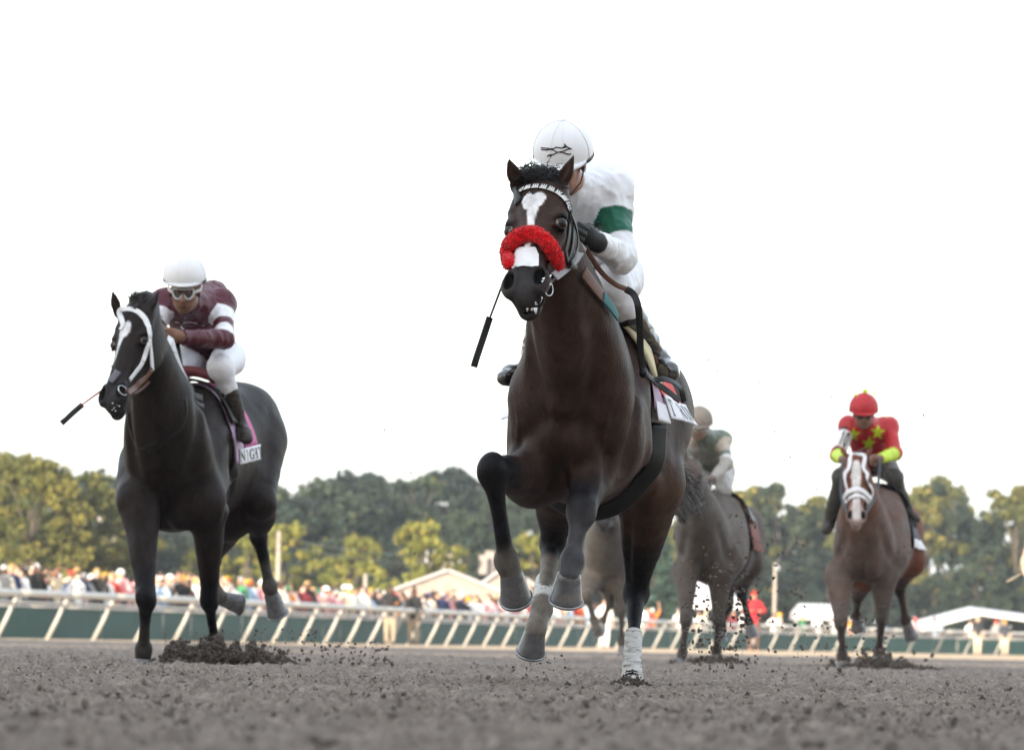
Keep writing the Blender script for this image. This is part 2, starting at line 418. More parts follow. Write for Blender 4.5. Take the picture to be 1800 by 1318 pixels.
# ------------------------------------------------------------------ far rail
RAILW = mat('rail_white', (0.43, 0.425, 0.41), rough=0.45, noise=0.15, nscale=6, dark=((0.45, 0.42, 0.38), 3, 0.55, 0.2))
rail_ctrl = np.array([(-24.0, 98.0), (-17.5, 112.0), (-11.7, 130.0), (-6.2, 156.0), (-1.0, 190.0), (4.4, 218.0), (10.5, 243.0), (17.5, 264.0), (26.0, 281.0), (36.0, 294.0), (48, 305)])
rail_c = cr(np.column_stack([rail_ctrl, np.zeros(len(rail_ctrl))]), 40)
seg = np.r_[0, np.cumsum(np.linalg.norm(np.diff(rail_c, axis=0), axis=1))]
def rail_at(s): return np.array([np.interp(s, seg, rail_c[:, i]) for i in range(3)])
def rail_frame(s):
    p = rail_at(s); t = unit(rail_at(s + .3) - rail_at(s - .3)); n = np.array([t[1], -t[0], 0])      # n : towards the track
    return p, t, n
sx = lambda X: seg[np.argmin(np.abs(rail_c[:, 0] - X))]
s0, s1 = sx(-17.0), sx(30.0)
rl = empty('track_rail', rail_at(s0), 'long white tubular safety rail on leaning posts along the far side of the track', 'rail'); rl['_w'] = tuple(rail_at(s0))
SP = 3.7; ss = np.arange(s0, s1, SP)
for a in ss:
    b = MB(); b.tube([rail_at(u) + rail_frame(u)[2] * 0.28 + np.array([0, 0, 1.05]) for u in np.linspace(a + 0.03, a + SP - 0.03, 5)], 0.085, 10)
    b.build('rail_tube', RAILW, rl)
    p, t, n = rail_frame(a)
    b = MB(); b.tube([p - t * .0 - n * .30 + np.array([0, 0, -.1]), p - n * .02 + np.array([0, 0, .45]), p + n * .16 + np.array([0, 0, .85]), p + n * .27 + np.array([0, 0, 1.0])], [0.055, 0.05, 0.045, 0.045], 8)
    b.build('post', RAILW, rl)
    b = MB(); b.tube([rail_at(u) + rail_frame(u)[2] * 0.12 + np.array([0, 0, 0.84]) for u in np.linspace(a, a + SP, 5)], 0.035, 8)
    b.build('lower_tube', RAILW, rl)

# green windscreen board fence behind the rail
BOARD = mat('green_windscreen', (0.016, 0.064, 0.058), rough=0.7, noise=0.25, nscale=1.5, aniso=(3, 3, 0.6), bump=0.2, bscale=6)
fb = empty('windscreen_fence', rail_at(s0), 'dark green cloth windscreen fence between the white rail and the crowd', 'fence'); fb['_w'] = tuple(rail_at(s0))
a = s0; pan = 3.0
while a < s1 + 20:
    b = MB(); pts = [(rail_at(u) - rail_frame(u)[2] * 1.25) for u in np.linspace(a + .02, a + pan - .02, 4)]
    V = []; Fq = []
    for q in pts:
        for hh in (0.0, 0.3, 0.6, 0.74):
            V.append(q + np.array([rng.normal(0, .015), rng.normal(0, .02), hh]))
    for i in range(3):
        for k in range(3): Fq.append((i * 4 + k, (i + 1) * 4 + k, (i + 1) * 4 + k + 1, i * 4 + k + 1))
    V2 = [v - rail_frame(a)[2] * 0.02 for v in V]; n0 = len(V)
    b.add(V, Fq); b.add(V2, [f[::-1] for f in Fq]); b.build('screen_panel', BOARD, fb, True)
    q = rail_at(a) - rail_frame(a)[2] * 1.28; b = MB(); b.tube([q, q + np.array([0, 0, .82])], 0.03, 6); b.build('fence_post', RAILW, fb)
    b = MB(); b.tube([(rail_at(u) - rail_frame(u)[2] * 1.25) + np.array([0, 0, .77]) for u in np.linspace(a, a + pan, 3)], 0.03, 6); b.build('top_tube', RAILW, fb)
    a += pan
# ------------------------------------------------------------------ horses
COAT = mat('horse_coat', attr='tint', rough=0.47, spec=0.11, noise=0.42, nscale=22, bump=0.42, bscale=150, aniso=(1, 1, 0.4), uneven=0.12, dark=((.085, .075, .070), 120, .64, .07))
DUSTY = mat('dusty_coat', attr='tint', rough=0.75, spec=0.2, sheen=0.1, noise=0.3, nscale=9, bump=0.3, bscale=120, dark=((.20, .175, .155), 55, .60, .08))
HOOFM = mat('hoof_horn', (0.125, 0.126, 0.135), rough=0.27, spec=0.6, noise=0.4, nscale=9, bump=0.03, bscale=30, dark=((0.20, 0.172, 0.145), 11, 0.48, 0.22), uneven=.12)
SHOE = mat('horseshoe_metal', (0.28, 0.28, 0.29), rough=0.4, metal=0.85, noise=0.4, nscale=30)
EYEM = mat('horse_eye', attr='tint', rough=0.08, spec=0.35)
HAIR = mat('horse_hair', (0.011, 0.009, 0.009), rough=0.5, spec=0.5, noise=0.4, nscale=40)
HAIRG = mat('dusty_tail_hair', (0.19, 0.175, 0.165), rough=0.6, spec=0.4, noise=0.5, nscale=30)

def strands(name, roots, tips, sag, m, parent, width=0.006, n=6, curl=0.02, seg=5):
    """hair: many thin tapered three-sided strands in one part"""
    V = []; F = []; c = 0
    for a, b in zip(roots, tips):
        a = np.asarray(a); b = np.asarray(b); t = unit(b - a); s = unit(np.cross(t, [0.3, 0.9, 0.2])); u = np.cross(s, t)
        ph = rng.uniform(0, 6.28, 2); L = np.linalg.norm(b - a); w = width * rng.uniform(0.6, 1.3)
        for i in range(seg + 1):
            q = i / seg
            p = a + (b - a) * q + np.asarray(sag) * (q * (1 - q) * 4) + (s * math.sin(ph[0] + q * 5) + u * math.sin(ph[1] + q * 4)) * curl * L * q
            ww = w * (1 - q) ** 0.6 + 0.0008
            for k in range(3):
                an = 2.094 * k; V.append(p + ww * (s * math.cos(an) + u * math.sin(an)))
        for i in range(seg):
            for k in range(3): F.append((c + i * 3 + k, c + i * 3 + (k + 1) % 3, c + (i + 1) * 3 + (k + 1) % 3, c + (i + 1) * 3 + k))
        c += (seg + 1) * 3
    return mobj(name, V, np.array(F), m, parent, True)

def hoof(parent, cor, sole, front, r=0.062, sc=1.0):
    """horn wall flaring from the coronet down to the shoe"""
    cor = np.asarray(cor, float); sole = np.asarray(sole, float); a = unit(sole - cor); f = np.asarray(front, float); f = unit(f - a * (f @ a)); l = np.cross(a, f)
    H = np.linalg.norm(sole - cor)
    mb = MB(); n = 20; V = []; F = []
    lev = [(-0.16, 0.62, 0.0), (-0.02, 0.74, 0.0), (0.06, 0.745, 0.01), (0.30, 0.81, 0.07), (0.6, 0.90, 0.15), (0.85, 0.98, 0.22), (0.94, 1.0, 0.24), (0.945, 0.9, 0.24), (0.90, 0.5, 0.24)]
    for h, q, sh in lev:
        for i in range(n):
            an = 2 * math.pi * i / n; ca, sa = math.cos(an), math.sin(an)
            bulb = 1.0 if ca > -0.2 else 1.0 - 0.16 * (abs(ca) - 0.2) / 0.8
            V.append(cor + a * H * h + f * (r * q * ca * 1.06 * bulb + r * sh * 0.8) + l * r * q * sa * (1 - 0.07 * max(0, -ca)))
    for j in range(len(lev) - 1):
        for i in range(n): F.append((j * n + i, j * n + (i + 1) % n, (j + 1) * n + (i + 1) % n, (j + 1) * n + i))
    F.append(tuple((len(lev) - 1) * n + i for i in range(n)))
    mb.add(V, F)
    o = mb.build('hoof', HOOFM, parent)
    sb = MB(); c = cor + a * H * 0.975 + f * r * 0.2
    pts = [c + f * r * 1.0 * math.cos(t) + l * r * 0.94 * math.sin(t) for t in np.linspace(-2.35, 2.35, 18)]
    sb.strap(pts, [a] * 18, r * 0.28, H * 0.09)
    sb.build('horseshoe', SHOE, o)

    return o

def horse(spec):
    S = spec.get('S', 1.0); O = np.asarray(spec['O'], float); yaw = R_(spec['yaw']); fw = np.array([-math.sin(yaw), -math.cos(yaw), 0]); lf = np.array([math.cos(yaw), -math.sin(yaw), 0]); up = np.array([0, 0, 1.0])
    pit = R_(spec.get('pitch', 0)); fw2 = fw * math.cos(pit) + up * math.sin(pit); up2 = up * math.cos(pit) - fw * math.sin(pit)
    dz = spec.get('dz', 0.0); zc = 1.1
    def L(f, l, u): return O + up * (zc * S + dz) + fw2 * f * S + lf * l * S + up2 * (u - zc) * S
    def D(f, l, u): return fw2 * f + lf * l + up2 * u
    AX = np.array([fw2, lf, up2])
    pts = [np.asarray(p) for leg in spec['legs'].values() for p in leg['p'] + [leg['sole']]] + [P(*spec['poll']), P(*spec['nose']), L(0.7, 0.4, 1.5), L(0.7, -0.4, 1.5), L(-1.45, 0.35, 1.6), L(-1.45, -0.35, 1.6)] + [P(*t[1]) for t in spec['ears']]
    pts = np.array(pts); F = Fld(pts.min(0) - 0.16, pts.max(0) + 0.14, spec.get('h', 0.0085))
    w = spec.get('w', 1.0)
    # --- trunk
    E = F.ell
    E(L(-0.30, 0, 1.14), (0.78 * S, 0.285 * S * w, 0.37 * S), AX, 0)
    E(L(0.10, 0, 1.16), (0.42 * S, 0.25 * S * w, 0.37 * S), AX, 0.12)
    E(L(0.26, 0, 1.06), (0.30 * S, 0.235 * S * w, 0.30 * S), AX, 0.10)
    F.tube([L(0.10, 0, 1.47), L(-0.25, 0, 1.47), L(-0.6, 0, 1.42)], [0.09 * S, 0.085 * S, 0.13 * S], 0.12)
    E(L(-0.92, 0, 1.27), (0.42 * S, 0.25 * S, 0.27 * S), AX, 0.14)
    for sgn in (1, -1):
        F.tube([L(0.02, sgn * .12, 1.46), L(0.20, sgn * .185 * w, 1.20), L(0.36, sgn * .185 * w, 1.02)], [0.07 * S, 0.095 * S, 0.10 * S], 0.09)      # shoulder blade
        E(L(0.33, sgn * .17 * w, 0.98), (0.14 * S, 0.105 * S, 0.15 * S), AX, 0.06)                                                   # point of shoulder
        E(L(0.39, sgn * .095 * w, 0.93), (0.13 * S, 0.10 * S, 0.15 * S), AX, 0.045)                                                    # breast muscle
        E(L(-0.98, sgn * .12, 1.22), (0.34 * S, 0.15 * S, 0.27 * S), AX, 0.08)                                                      # quarters
    # --- neck
    nk = spec['neck']; npt = np.array([P(*q[:3]) for q in nk]); nr = np.array([q[3] for q in nk]) * S; ne = [q[4] for q in nk]
    F.tube(npt, nr, spec.get('nk', 0.07), ne, lf, n=8)
    # --- legs
    paints = []
    for nm, leg in spec['legs'].items():
        p = [np.asarray(q, float) for q in leg['p']]; s = S * leg.get('s', 1.0)
        if nm[0] == 'f':
            el, kn, fe, co = p; bk = unit(np.cross(lf, unit(fe - kn)))
            sh = L(0.18, (0.17 if nm[1] == 'l' else -0.17) * w, 1.02)
            F.tube([sh, el], [0.13 * S, 0.108 * s], 0.06)
            F.tube([el, el * .62 + kn * .38, el * .25 + kn * .75, kn], [0.106 * s, 0.088 * s, 0.062 * s, 0.052 * s], 0.05)
            E(kn, (0.053 * s, 0.052 * s, 0.074 * s), np.array([lf, unit(np.cross(unit(fe - kn), lf)), unit(fe - kn)]), 0.025)
            F.tube([kn, kn * .6 + fe * .4, fe * .8 + kn * .2, fe], [0.048 * s, 0.036 * s, 0.035 * s, 0.042 * s], 0.02, 0.9, lf)
        else:
            hp, st, hk, fe, co = p
            q_ = leg.get('st', 1.0); F.tube([hp, st], [0.175 * S, 0.135 * s * q_], 0.10)
            F.tube([st, st * .6 + hk * .4, st * .22 + hk * .78, hk], [0.135 * s * q_, 0.098 * s, 0.06 * s, 0.05 * s], 0.05)
            E(hk, (0.05 * s, 0.062 * s, 0.07 * s), np.array([lf, unit(np.cross(unit(fe - hk), lf)), unit(fe - hk)]), 0.025)
            ph = hk - unit(fe - hk) * 0.05 * s + unit(np.cross(lf, unit(fe - hk))) * leg.get('hk', 0.05) * s
            F.tube([st * .4 + hk * .6, ph], [0.03 * s, 0.032 * s], 0.03)                                                                  # tendon to the point of the hock
            lo_ = leg.get('lo', 1.0); F.tube([hk, hk * .6 + fe * .4, fe * .8 + hk * .2, fe], [0.048 * s, 0.039 * s * lo_, 0.037 * s * lo_, 0.043 * s * lo_], 0.02, 0.9, lf)
        lo_ = leg.get('lo', 1.0); E(fe, 0.047 * s * lo_, None, 0.02)
        erg = fe - unit(leg['front']) * 0.028 * s * lo_; E(erg, 0.026 * s * lo_, None, 0.03)
        F.tube([fe, co], [0.039 * s * lo_, 0.044 * s * lo_], 0.02)
        paints.append((nm, p))
    F.blur(spec.get('blur', 2))
    ix = np.argwhere(np.abs(F.g) < 0.03); pw = F.lo + ix * F.h; F.g[tuple(ix.T)] += ((fbm(pw * 6.5, 2, 61) - .5) * .011 + (fbm(pw * 19, 2, 62) - .5) * .0045).astype(np.float32)
    for (px, DD, r, hgt, kk) in spec.get('sculpt', []):             # muscles (+) and the grooves between them (-)
        q = np.array([(x, y) for x, y in px], float); q = cr(q, 4) if len(q) > 1 else q
        o = np.array([P(x, y, DD - 1.0) for x, y in q]); m = np.array([P(x, y, DD) for x, y in q]); d = m - o; d /= np.linalg.norm(d, axis=1, keepdims=True)
        p, g, ok = F.shoot(o, d, 0.0, far=2.6); p = p[ok]; g = g[ok]
        if len(p) < 2: continue
        tp = np.clip(np.minimum(np.arange(len(p)), np.arange(len(p))[::-1]) / (len(p) * .3), .25, 1)
        if hgt > 0: F.tube(p - g * (r - 1.5 * hgt * tp)[:, None] if np.ndim(tp) else p, r, kk, n=1)
        else: F.tube(p + g * (r + 1.5 * hgt * tp)[:, None], r, kk, n=1, op=-1)
        # --- head
    sh = spec.get('SH', 1.0) * S; po = P(*spec['poll']); no = P(*spec['nose']); hy = unit(no - po)
    fyaw = R_(spec.get('face', 10)); v0 = np.array([-math.sin(fyaw), -math.cos(fyaw), 0.25]); hz = unit(v0 - hy * (v0 @ hy)); hx = np.cross(hy, hz); ey = spec.get('ey', 0.212) - 0.212
    if hx[0] < 0: hx = -hx
    HL = np.linalg.norm(no - po); ky = HL / 0.60
    HX = np.array([hx, hy, hz])
    def Hd(x, y, z): return po + hx * x * sh + hy * y * ky + hz * z * sh
    E(Hd(0, 0.11, -0.095), (0.092 * sh, 0.16 * ky, 0.095 * sh), HX, 0.05)
    F.tube([Hd(0, 0.10, -0.085), Hd(0, 0.24, -0.085), Hd(0, 0.36, -0.07), Hd(0, 0.50, -0.058)], [0.082 * sh, 0.078 * sh, 0.060 * sh, 0.048 * sh], 0.03, [1.05, 1.0, 0.92, 0.95], hx)
    F.tube([Hd(0, 0.12, -0.042), Hd(0, 0.3, -0.035), Hd(0, 0.46, -0.026)], [0.045 * sh, 0.034 * sh, 0.024 * sh], 0.035, 1.5, hx)             # flat front of the face
    for sg in (1, -1):
        E(Hd(sg * .055, 0.19, -0.165), (0.042 * sh, 0.125 * ky, 0.10 * sh), HX, 0.04)                                                  # cheek
        F.tube([Hd(sg * .05, 0.24, -0.22), Hd(sg * .03, 0.38, -0.15), Hd(sg * .018, 0.52, -0.105)], [0.035 * sh, 0.028 * sh, 0.024 * sh], 0.03)
        E(Hd(sg * .085, 0.183 + ey, -0.052), (0.027 * sh, 0.050 * ky, 0.032 * sh), HX, 0.022)                                              # brow over the eye
        F.tube([Hd(sg * .07, 0.05, -0.06), Hd(sg * .088, 0.16, -0.05)], [0.02 * sh, 0.022 * sh], 0.03)
        F.tube([Hd(sg * .085, 0.26, -0.09), Hd(sg * .062, 0.38, -0.08)], [0.016 * sh, 0.010 * sh], 0.02)                               # facial crest
        F.tube([Hd(sg * .030, 0.40, -0.030), Hd(sg * .040, 0.50, -0.030)], [0.014 * sh, 0.022 * sh], 0.02)
    E(Hd(0, 0.545, -0.062), (0.058 * sh, 0.062 * ky, 0.055 * sh), HX, 0.03)
    E(Hd(0, 0.575, -0.108), (0.040 * sh, 0.040 * ky, 0.026 * sh), HX, 0.03)
    for sg in (1, -1):
        E(Hd(sg * .050, 0.53, -0.032), (0.034 * sh, 0.052 * ky, 0.034 * sh), HX, 0.018)
        F.tube([Hd(sg * .056, 0.485, -0.012), Hd(sg * .080, 0.53, -0.03), Hd(sg * .056, 0.575, -0.03)], 0.011 * sh, 0.008); F.tube([Hd(sg * .036, 0.49, -0.004), Hd(sg * .030, 0.53, -0.008), Hd(sg * .040, 0.57, -0.02)], 0.010 * sh, 0.008)             # flared rim
        E(Hd(sg * .054, 0.528, -0.006), (0.019 * sh, 0.036 * ky, 0.030 * sh), HX, 0.008, op=-1)
        E(Hd(sg * .098, 0.212 + ey, -0.044), 0.0225 * sh, None, 0.006, op=-1); F.tube([Hd(sg * .074, 0.196 + ey, -0.024), Hd(sg * .094, 0.185 + ey, -0.032), Hd(sg * .108, 0.190 + ey, -0.055)], 0.008 * sh, 0.012); F.tube([Hd(sg * .076, 0.232 + ey, -0.026), Hd(sg * .093, 0.240 + ey, -0.036), Hd(sg * .105, 0.232 + ey, -0.06)], 0.006 * sh, 0.012)                                                                 # eye socket
        F.tube([Hd(sg * .060, 0.49, -0.092), Hd(sg * .045, 0.55, -0.092), Hd(0, 0.612, -0.090)], 0.006 * sh, 0.008, op=-1)             # mouth
    E(Hd(0, 0.03, -0.06), (0.05 * sh, 0.06, 0.05 * sh), HX, 0.03)
    # --- ears, cupped
    for (bs, tp, cup) in spec['ears']:
        b = P(*bs); t = P(*tp); d = t - b; cf = unit(np.asarray(cup, float)); cf = unit(cf - unit(d) * (cf @ unit(d))); sd = np.cross(unit(d), cf)
        F.tube([b - d * .12, b + d * .15, b + d * .42, b + d * .75, t + d * .1], [0.021 * sh, 0.023 * sh, 0.026 * sh, 0.014 * sh, 0.0005], 0.016, 0.75, cf, n=5)
        F.tube([b + d * .16 + cf * .025 * sh, b + d * .5 + cf * .024 * sh, b + d * .86 + cf * .012 * sh], [0.010 * sh, 0.018 * sh, 0.003], 0.006, 0.9, sd, n=5, op=-1)
    for (a, b, r, k) in spec.get('carve', []): F.tube([L(*q) for q in (a, b)], r, k, op=-1)
    V, Q = F.mesh(0, spec.get('smooth', 2))
    # --- natural coat colours
    base = np.asarray(spec['coat']); C = np.tile(base, (len(V), 1)); n1 = fbm(V * 3.1, 3, 5); n2 = fbm(V * 11, 4, 9)
    C *= (0.75 + 0.5 * n1)[:, None]
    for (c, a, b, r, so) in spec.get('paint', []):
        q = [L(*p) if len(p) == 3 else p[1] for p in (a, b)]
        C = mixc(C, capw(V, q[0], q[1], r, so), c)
    for nm, p in paints:
        c = spec['points'].get(nm) or spec['points']['all']
        a, b = (p[-3] * 1.0, p[-1]) if nm[0] == 'f' else (p[-3], p[-1])
        top = p[0] * 0.12 + p[1] * 0.88 if nm[0] == 'f' else p[1] * 0.35 + p[2] * 0.65
        C = mixc(C, capw(V, top, p[-3], 0.11, 0.10), c); C = mixc(C, capw(V, p[-3], p[-2], 0.12, 0.06), c); C = mixc(C, capw(V, p[-2], p[-1], 0.11, 0.05), c)
        ds = spec.get('legdust', {}).get(nm)
        if ds: C = mixc(C, np.clip(capw(V, p[-2] * (1 - ds[2]) + p[-3] * ds[2], p[-1], 0.11, 0.08) * ds[1] * (0.4 + 1.2 * n2), 0, 1), ds[0])
    mz = spec.get('muzzle', (0.03, 0.027, 0.028))
    C = mixc(C, capw(V, Hd(0, 0.50, -0.05), Hd(0, 0.60, -0.07), 0.085 * sh, 0.05) * 0.9, mz)
    for sg in (1, -1):
        C = mixc(C, capw(V, Hd(sg * .054, 0.51, -0.018), Hd(sg * .054, 0.546, -0.02), 0.021 * sh, 0.008), (0.004, 0.004, 0.004))
        C = mixc(C, capw(V, Hd(sg * .098, 0.205 + ey, -0.046), Hd(sg * .098, 0.218 + ey, -0.046), 0.032 * sh, 0.012), (0.008, 0.007, 0.007))
    for bl in spec.get('blaze', []):                                # white marks in face coordinates
        y0, y1, x0, x1, r0, r1, c = bl
        rel = V - po; X = rel @ hx / sh; Y = rel @ hy / ky; Z = rel @ hz / sh
        t = np.clip((Y - y0) / (y1 - y0 + 1e-9), 0, 1); dd = np.hypot(X - (x0 + (x1 - x0) * t), Y - (y0 + (y1 - y0) * t)) - (r0 + (r1 - r0) * t) - (n2 - 0.5) * 0.016
        C = mixc(C, np.clip(0.5 - dd / 0.004, 0, 1) * (Z > -0.075), c)
    for d in spec.get('dust', []):                                   # dried track dirt thrown on the coat
        C = mixc(C, np.clip(capw(V, L(*d[0]), L(*d[1]), d[2], d[3]) * (n1 * 0.9 + n2 * 0.9 - 0.15) * d[4], 0, 0.95), d[5])
    root = empty('horse', (O[0], O[1], 0), spec['label'], 'horse', spec.get('group')); root['_w'] = (O[0], O[1], 0.0)
    mobj('body', V, Q, COAT if not spec.get('dusty') else DUSTY, root, True, colors=np.clip(C, 0, 1))
    # --- eyes
    for sg in (1, -1):
        m = MB(); c = Hd(sg * .0925, 0.212 + ey, -0.047); m.sphere(c, 0.0215 * sh, 20, 14); v, f = m.out(); ax = unit(hx * sg * 0.85 + hz * 0.5)
        dt = (v - c) @ ax / (0.0215 * sh); cc = np.where(dt[:, None] > 0.66, np.array([[0.004, 0.003, 0.003]]), np.array([[0.02, 0.01, 0.006]])); cc = np.where(dt[:, None] < spec.get('sclera', 0.18), np.array([[0.30, 0.25, 0.22]]), cc)
        mobj('eye', v, np.array(f), EYEM, root, True, colors=cc)
    for nm, leg in spec['legs'].items(): hoof(root, leg['p'][-1], leg['sole'], leg['front'], leg.get('hr', 0.062) * S)
    ft = spec.get('forelock')
    info = dict(F=F, L=L, Hd=Hd, root=root, hx=hx, hy=hy, hz=hz, fw=fw2, lf=lf, up=up2, S=S, sh=sh, ky=ky, po=po)
    return info
BAY = (0.041, 0.0222, 0.0165); POINT = (0.010, 0.009, 0.011)
fwd = np.array([-0.1, -1, 0.0])
main = horse(dict(S=0.97, O=(P(1027, 1200, 22.75)[0], 22.75, 0), yaw=9.5, w=.9, ey=.25, pitch=3, dz=-0.03, coat=BAY, h=0.0072, sh_up=0.1, SH=1.12,
    label='dark bay racehorse in front with a red fleece noseband and white blaze', group='galloping racehorses',
    neck=[(1010, 715, 22.35, 0.27, 0.98), (1012, 640, 22.25, 0.235, 0.92), (1003, 570, 22.1, 0.205, 0.86), (984, 490, 21.95, 0.165, 0.80), (968, 420, 21.85, 0.125, 0.8), (955, 375, 21.78, 0.10, 0.8)],
    poll=(948, 291, 21.70), nose=(916, 514, 21.15), face=17,
    ears=[((909, 324, 21.66), (894, 279, 21.60), (0.2, -1, 0)), ((987, 326, 21.66), (1009, 273, 21.60), (-0.6, -0.75, 0))],
    legs=dict(
        fr=dict(p=[P(938, 838, 22.38), P(866, 826, 21.95), P(890, 985, 22.1), P(899, 1008, 22.12)], sole=P(908, 1050, 22.20), front=(-0.1, -1, -0.9), hr=0.064, s=1.08),
        fl=dict(p=[P(1050, 805, 22.4), P(1022, 897, 22.05), P(1006, 985, 21.98), P(1000, 1012, 21.95)], sole=P(995, 1054, 22.0), front=(0, -1, 0.1), hr=0.066, s=1.08),
        hr=dict(p=[P(1010, 720, 23.55), P(985, 840, 23.15), P(972, 955, 23.45), P(952, 1070, 23.1), P(941, 1108, 23.0)], sole=P(934, 1146, 23.05), front=(-0.2, -1, 0), hr=0.06),
        hl=dict(p=[P(1135, 720, 23.7), P(1143, 850, 23.35), P(1118, 1040, 23.65), P(1111, 1192, 23.3), P(1112, 1228, 23.28)], sole=P(1112, 1268, 23.3), front=(0, -1, 0), hr=0.05, s=1.06, st=.95, lo=.74)),
    sculpt=[([(929, 575), (931, 620), (941, 680), (957, 735)], 22.2, .05, -.016, .04), ([(1042, 565), (1048, 620), (1040, 690), (1018, 742)], 22.3, .06, -.012, .05), ([(985, 735), (986, 790), (984, 838)], 22.1, .035, -.014, .04),
        ([(957, 738), (928, 768), (902, 796)], 22.2, .04, -.012, .04), ([(1018, 742), (1052, 785), (1066, 826)], 22.2, .045, -.012, .04), ([(1118, 640), (1120, 700), (1112, 760), (1098, 822)], 22.4, .035, -.016, .03),
        ([(905, 640), (903, 690), (915, 745)], 22.3, .09, .012, .05), ([(1078, 630), (1086, 700), (1076, 765)], 22.3, .10, .016, .05), ([(952, 772), (958, 825)], 22.1, .07, .016, .04), ([(1016, 772), (1014, 815)], 22.1, .07, .016, .04),
        ([(970, 570), (980, 640), (984, 715)], 22.1, .045, .010, .04), ([(1010, 600), (1015, 660), (1003, 720)], 22.1, .05, .010, .04), ([(1040, 770), (1052, 830), (1036, 875)], 22.1, .035, .008, .02), ([(1068, 800), (1062, 850)], 22.1, .02, -.008, .02),
        ([(1076, 700), (1064, 755), (1056, 800)], 22.1, .010, .004, .008), ([(1066, 800), (1052, 848), (1046, 884)], 22.1, .010, .0045, .008), ([(905, 690), (912, 740), (908, 780)], 22.1, .010, .004, .008), ([(1016, 905), (1010, 940), (1008, 965)], 21.9, .010, .004, .008), ([(1140, 800), (1150, 870), (1140, 940)], 23.3, .05, .010, .03), ([(1108, 880), (1104, 960), (1106, 1020)], 23.4, .02, -.008, .02), ([(1128, 960), (1122, 1010)], 23.4, .015, -.006, .015)],
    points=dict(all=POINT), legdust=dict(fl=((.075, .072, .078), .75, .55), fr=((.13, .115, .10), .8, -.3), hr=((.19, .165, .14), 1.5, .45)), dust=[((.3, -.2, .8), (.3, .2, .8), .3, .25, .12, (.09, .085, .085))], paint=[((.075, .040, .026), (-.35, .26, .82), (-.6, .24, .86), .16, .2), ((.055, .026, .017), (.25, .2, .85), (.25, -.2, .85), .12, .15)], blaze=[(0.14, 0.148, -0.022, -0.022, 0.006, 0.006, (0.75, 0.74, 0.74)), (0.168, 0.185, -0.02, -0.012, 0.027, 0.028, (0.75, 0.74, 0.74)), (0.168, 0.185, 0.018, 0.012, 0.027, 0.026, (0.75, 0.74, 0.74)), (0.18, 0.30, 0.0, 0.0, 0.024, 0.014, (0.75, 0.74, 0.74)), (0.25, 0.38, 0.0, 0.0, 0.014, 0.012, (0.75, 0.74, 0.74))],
))
# ------------------------------------------------------------------ riders
SKIN = mat('skin', attr='tint', rough=0.5, spec=0.4, noise=0.12, nscale=60, bump=0.08, bscale=300)
SILK = mat('racing_silk', attr='tint', rough=0.42, spec=0.35, noise=0.06, nscale=30, bump=0.2, bscale=45)
BREECH = mat('white_breeches', attr='tint', rough=0.6, spec=0.3, sheen=0.1, noise=0.06, nscale=25, bump=0.1, bscale=80)
BOOTM = mat('polished_boot', (0.007, 0.007, 0.008), rough=0.16, spec=0.7, coat=0.9, bump=0.15, bscale=40, uneven=0.1)
BOOTD = mat('muddy_boot', (0.035, 0.027, 0.022), rough=0.55, spec=0.35, noise=0.5, nscale=20, bump=0.3, bscale=60, dark=((0.10, 0.08, 0.065), 18, 0.52, 0.2))
BOOTG = mat('dusty_boot', (0.07, 0.065, 0.058), rough=0.8, spec=0.2, noise=0.4, nscale=18, bump=0.2, bscale=50)
CAPW = mat('white_cap_cover', (0.80, 0.81, 0.84), rough=0.42, spec=0.4, noise=0.05, nscale=8, bump=0.06, bscale=30)
BLACK = mat('black_trim', (0.010, 0.010, 0.011), rough=0.45, spec=0.4)
WHITEM = mat('white_trim', (0.78, 0.78, 0.79), rough=0.5, noise=0.08, nscale=30)
LENS = mat('goggle_lens', (0.05, 0.05, 0.052), rough=0.1, spec=0.6, coat=0.3)
CLEARF = mat('goggle_frame', (0.55, 0.56, 0.58), rough=0.25, spec=0.5)

def hand(F, wr, kn, across, curl, s=1.0, grow=0.0, k=0.007):
    """palm, four bent fingers of unequal length and a thumb, closed round what it holds"""
    w = unit(kn - wr); a = unit(across - w * (across @ w)); c = unit(curl - w * (curl @ w) - a * (curl @ a))
    pal = np.array([a, w, c]); F.ell(wr + w * .05 * s, ((.042 + grow) * s, (.052 + grow) * s, (.019 + grow) * s), pal, 0.012)
    F.tube([wr - w * .02, wr + w * .03], [.027 * s + grow, .027 * s + grow], 0.012, 1.25, a)
    for i, (o, ln) in enumerate([(-.032, .92), (-.011, 1.05), (.011, 1.0), (.031, .8)]):
        b = wr + w * (.088 - abs(o) * .25) * s + a * o * s; q1 = b + (w * .032 + c * .020) * ln * s; q2 = q1 + (c * .030 - w * .004) * ln * s; q3 = q2 + (-w * .024 + c * .004) * ln * s
        F.tube([b - w * .03 * s, b, q1, q2, q3], np.array([.0105, .0105, .0098, .009, .0078]) * s + grow, k, n=2)
    b = wr + w * .03 * s - a * .034 * s; F.tube([b, b + (w * .024 - a * .016 + c * .012) * s, b + (w * .046 - a * .006 + c * .026) * s, b + (w * .056 + a * .014 + c * .034) * s], np.array([.015, .0125, .0112, .009]) * s + grow, 0.008, n=2)

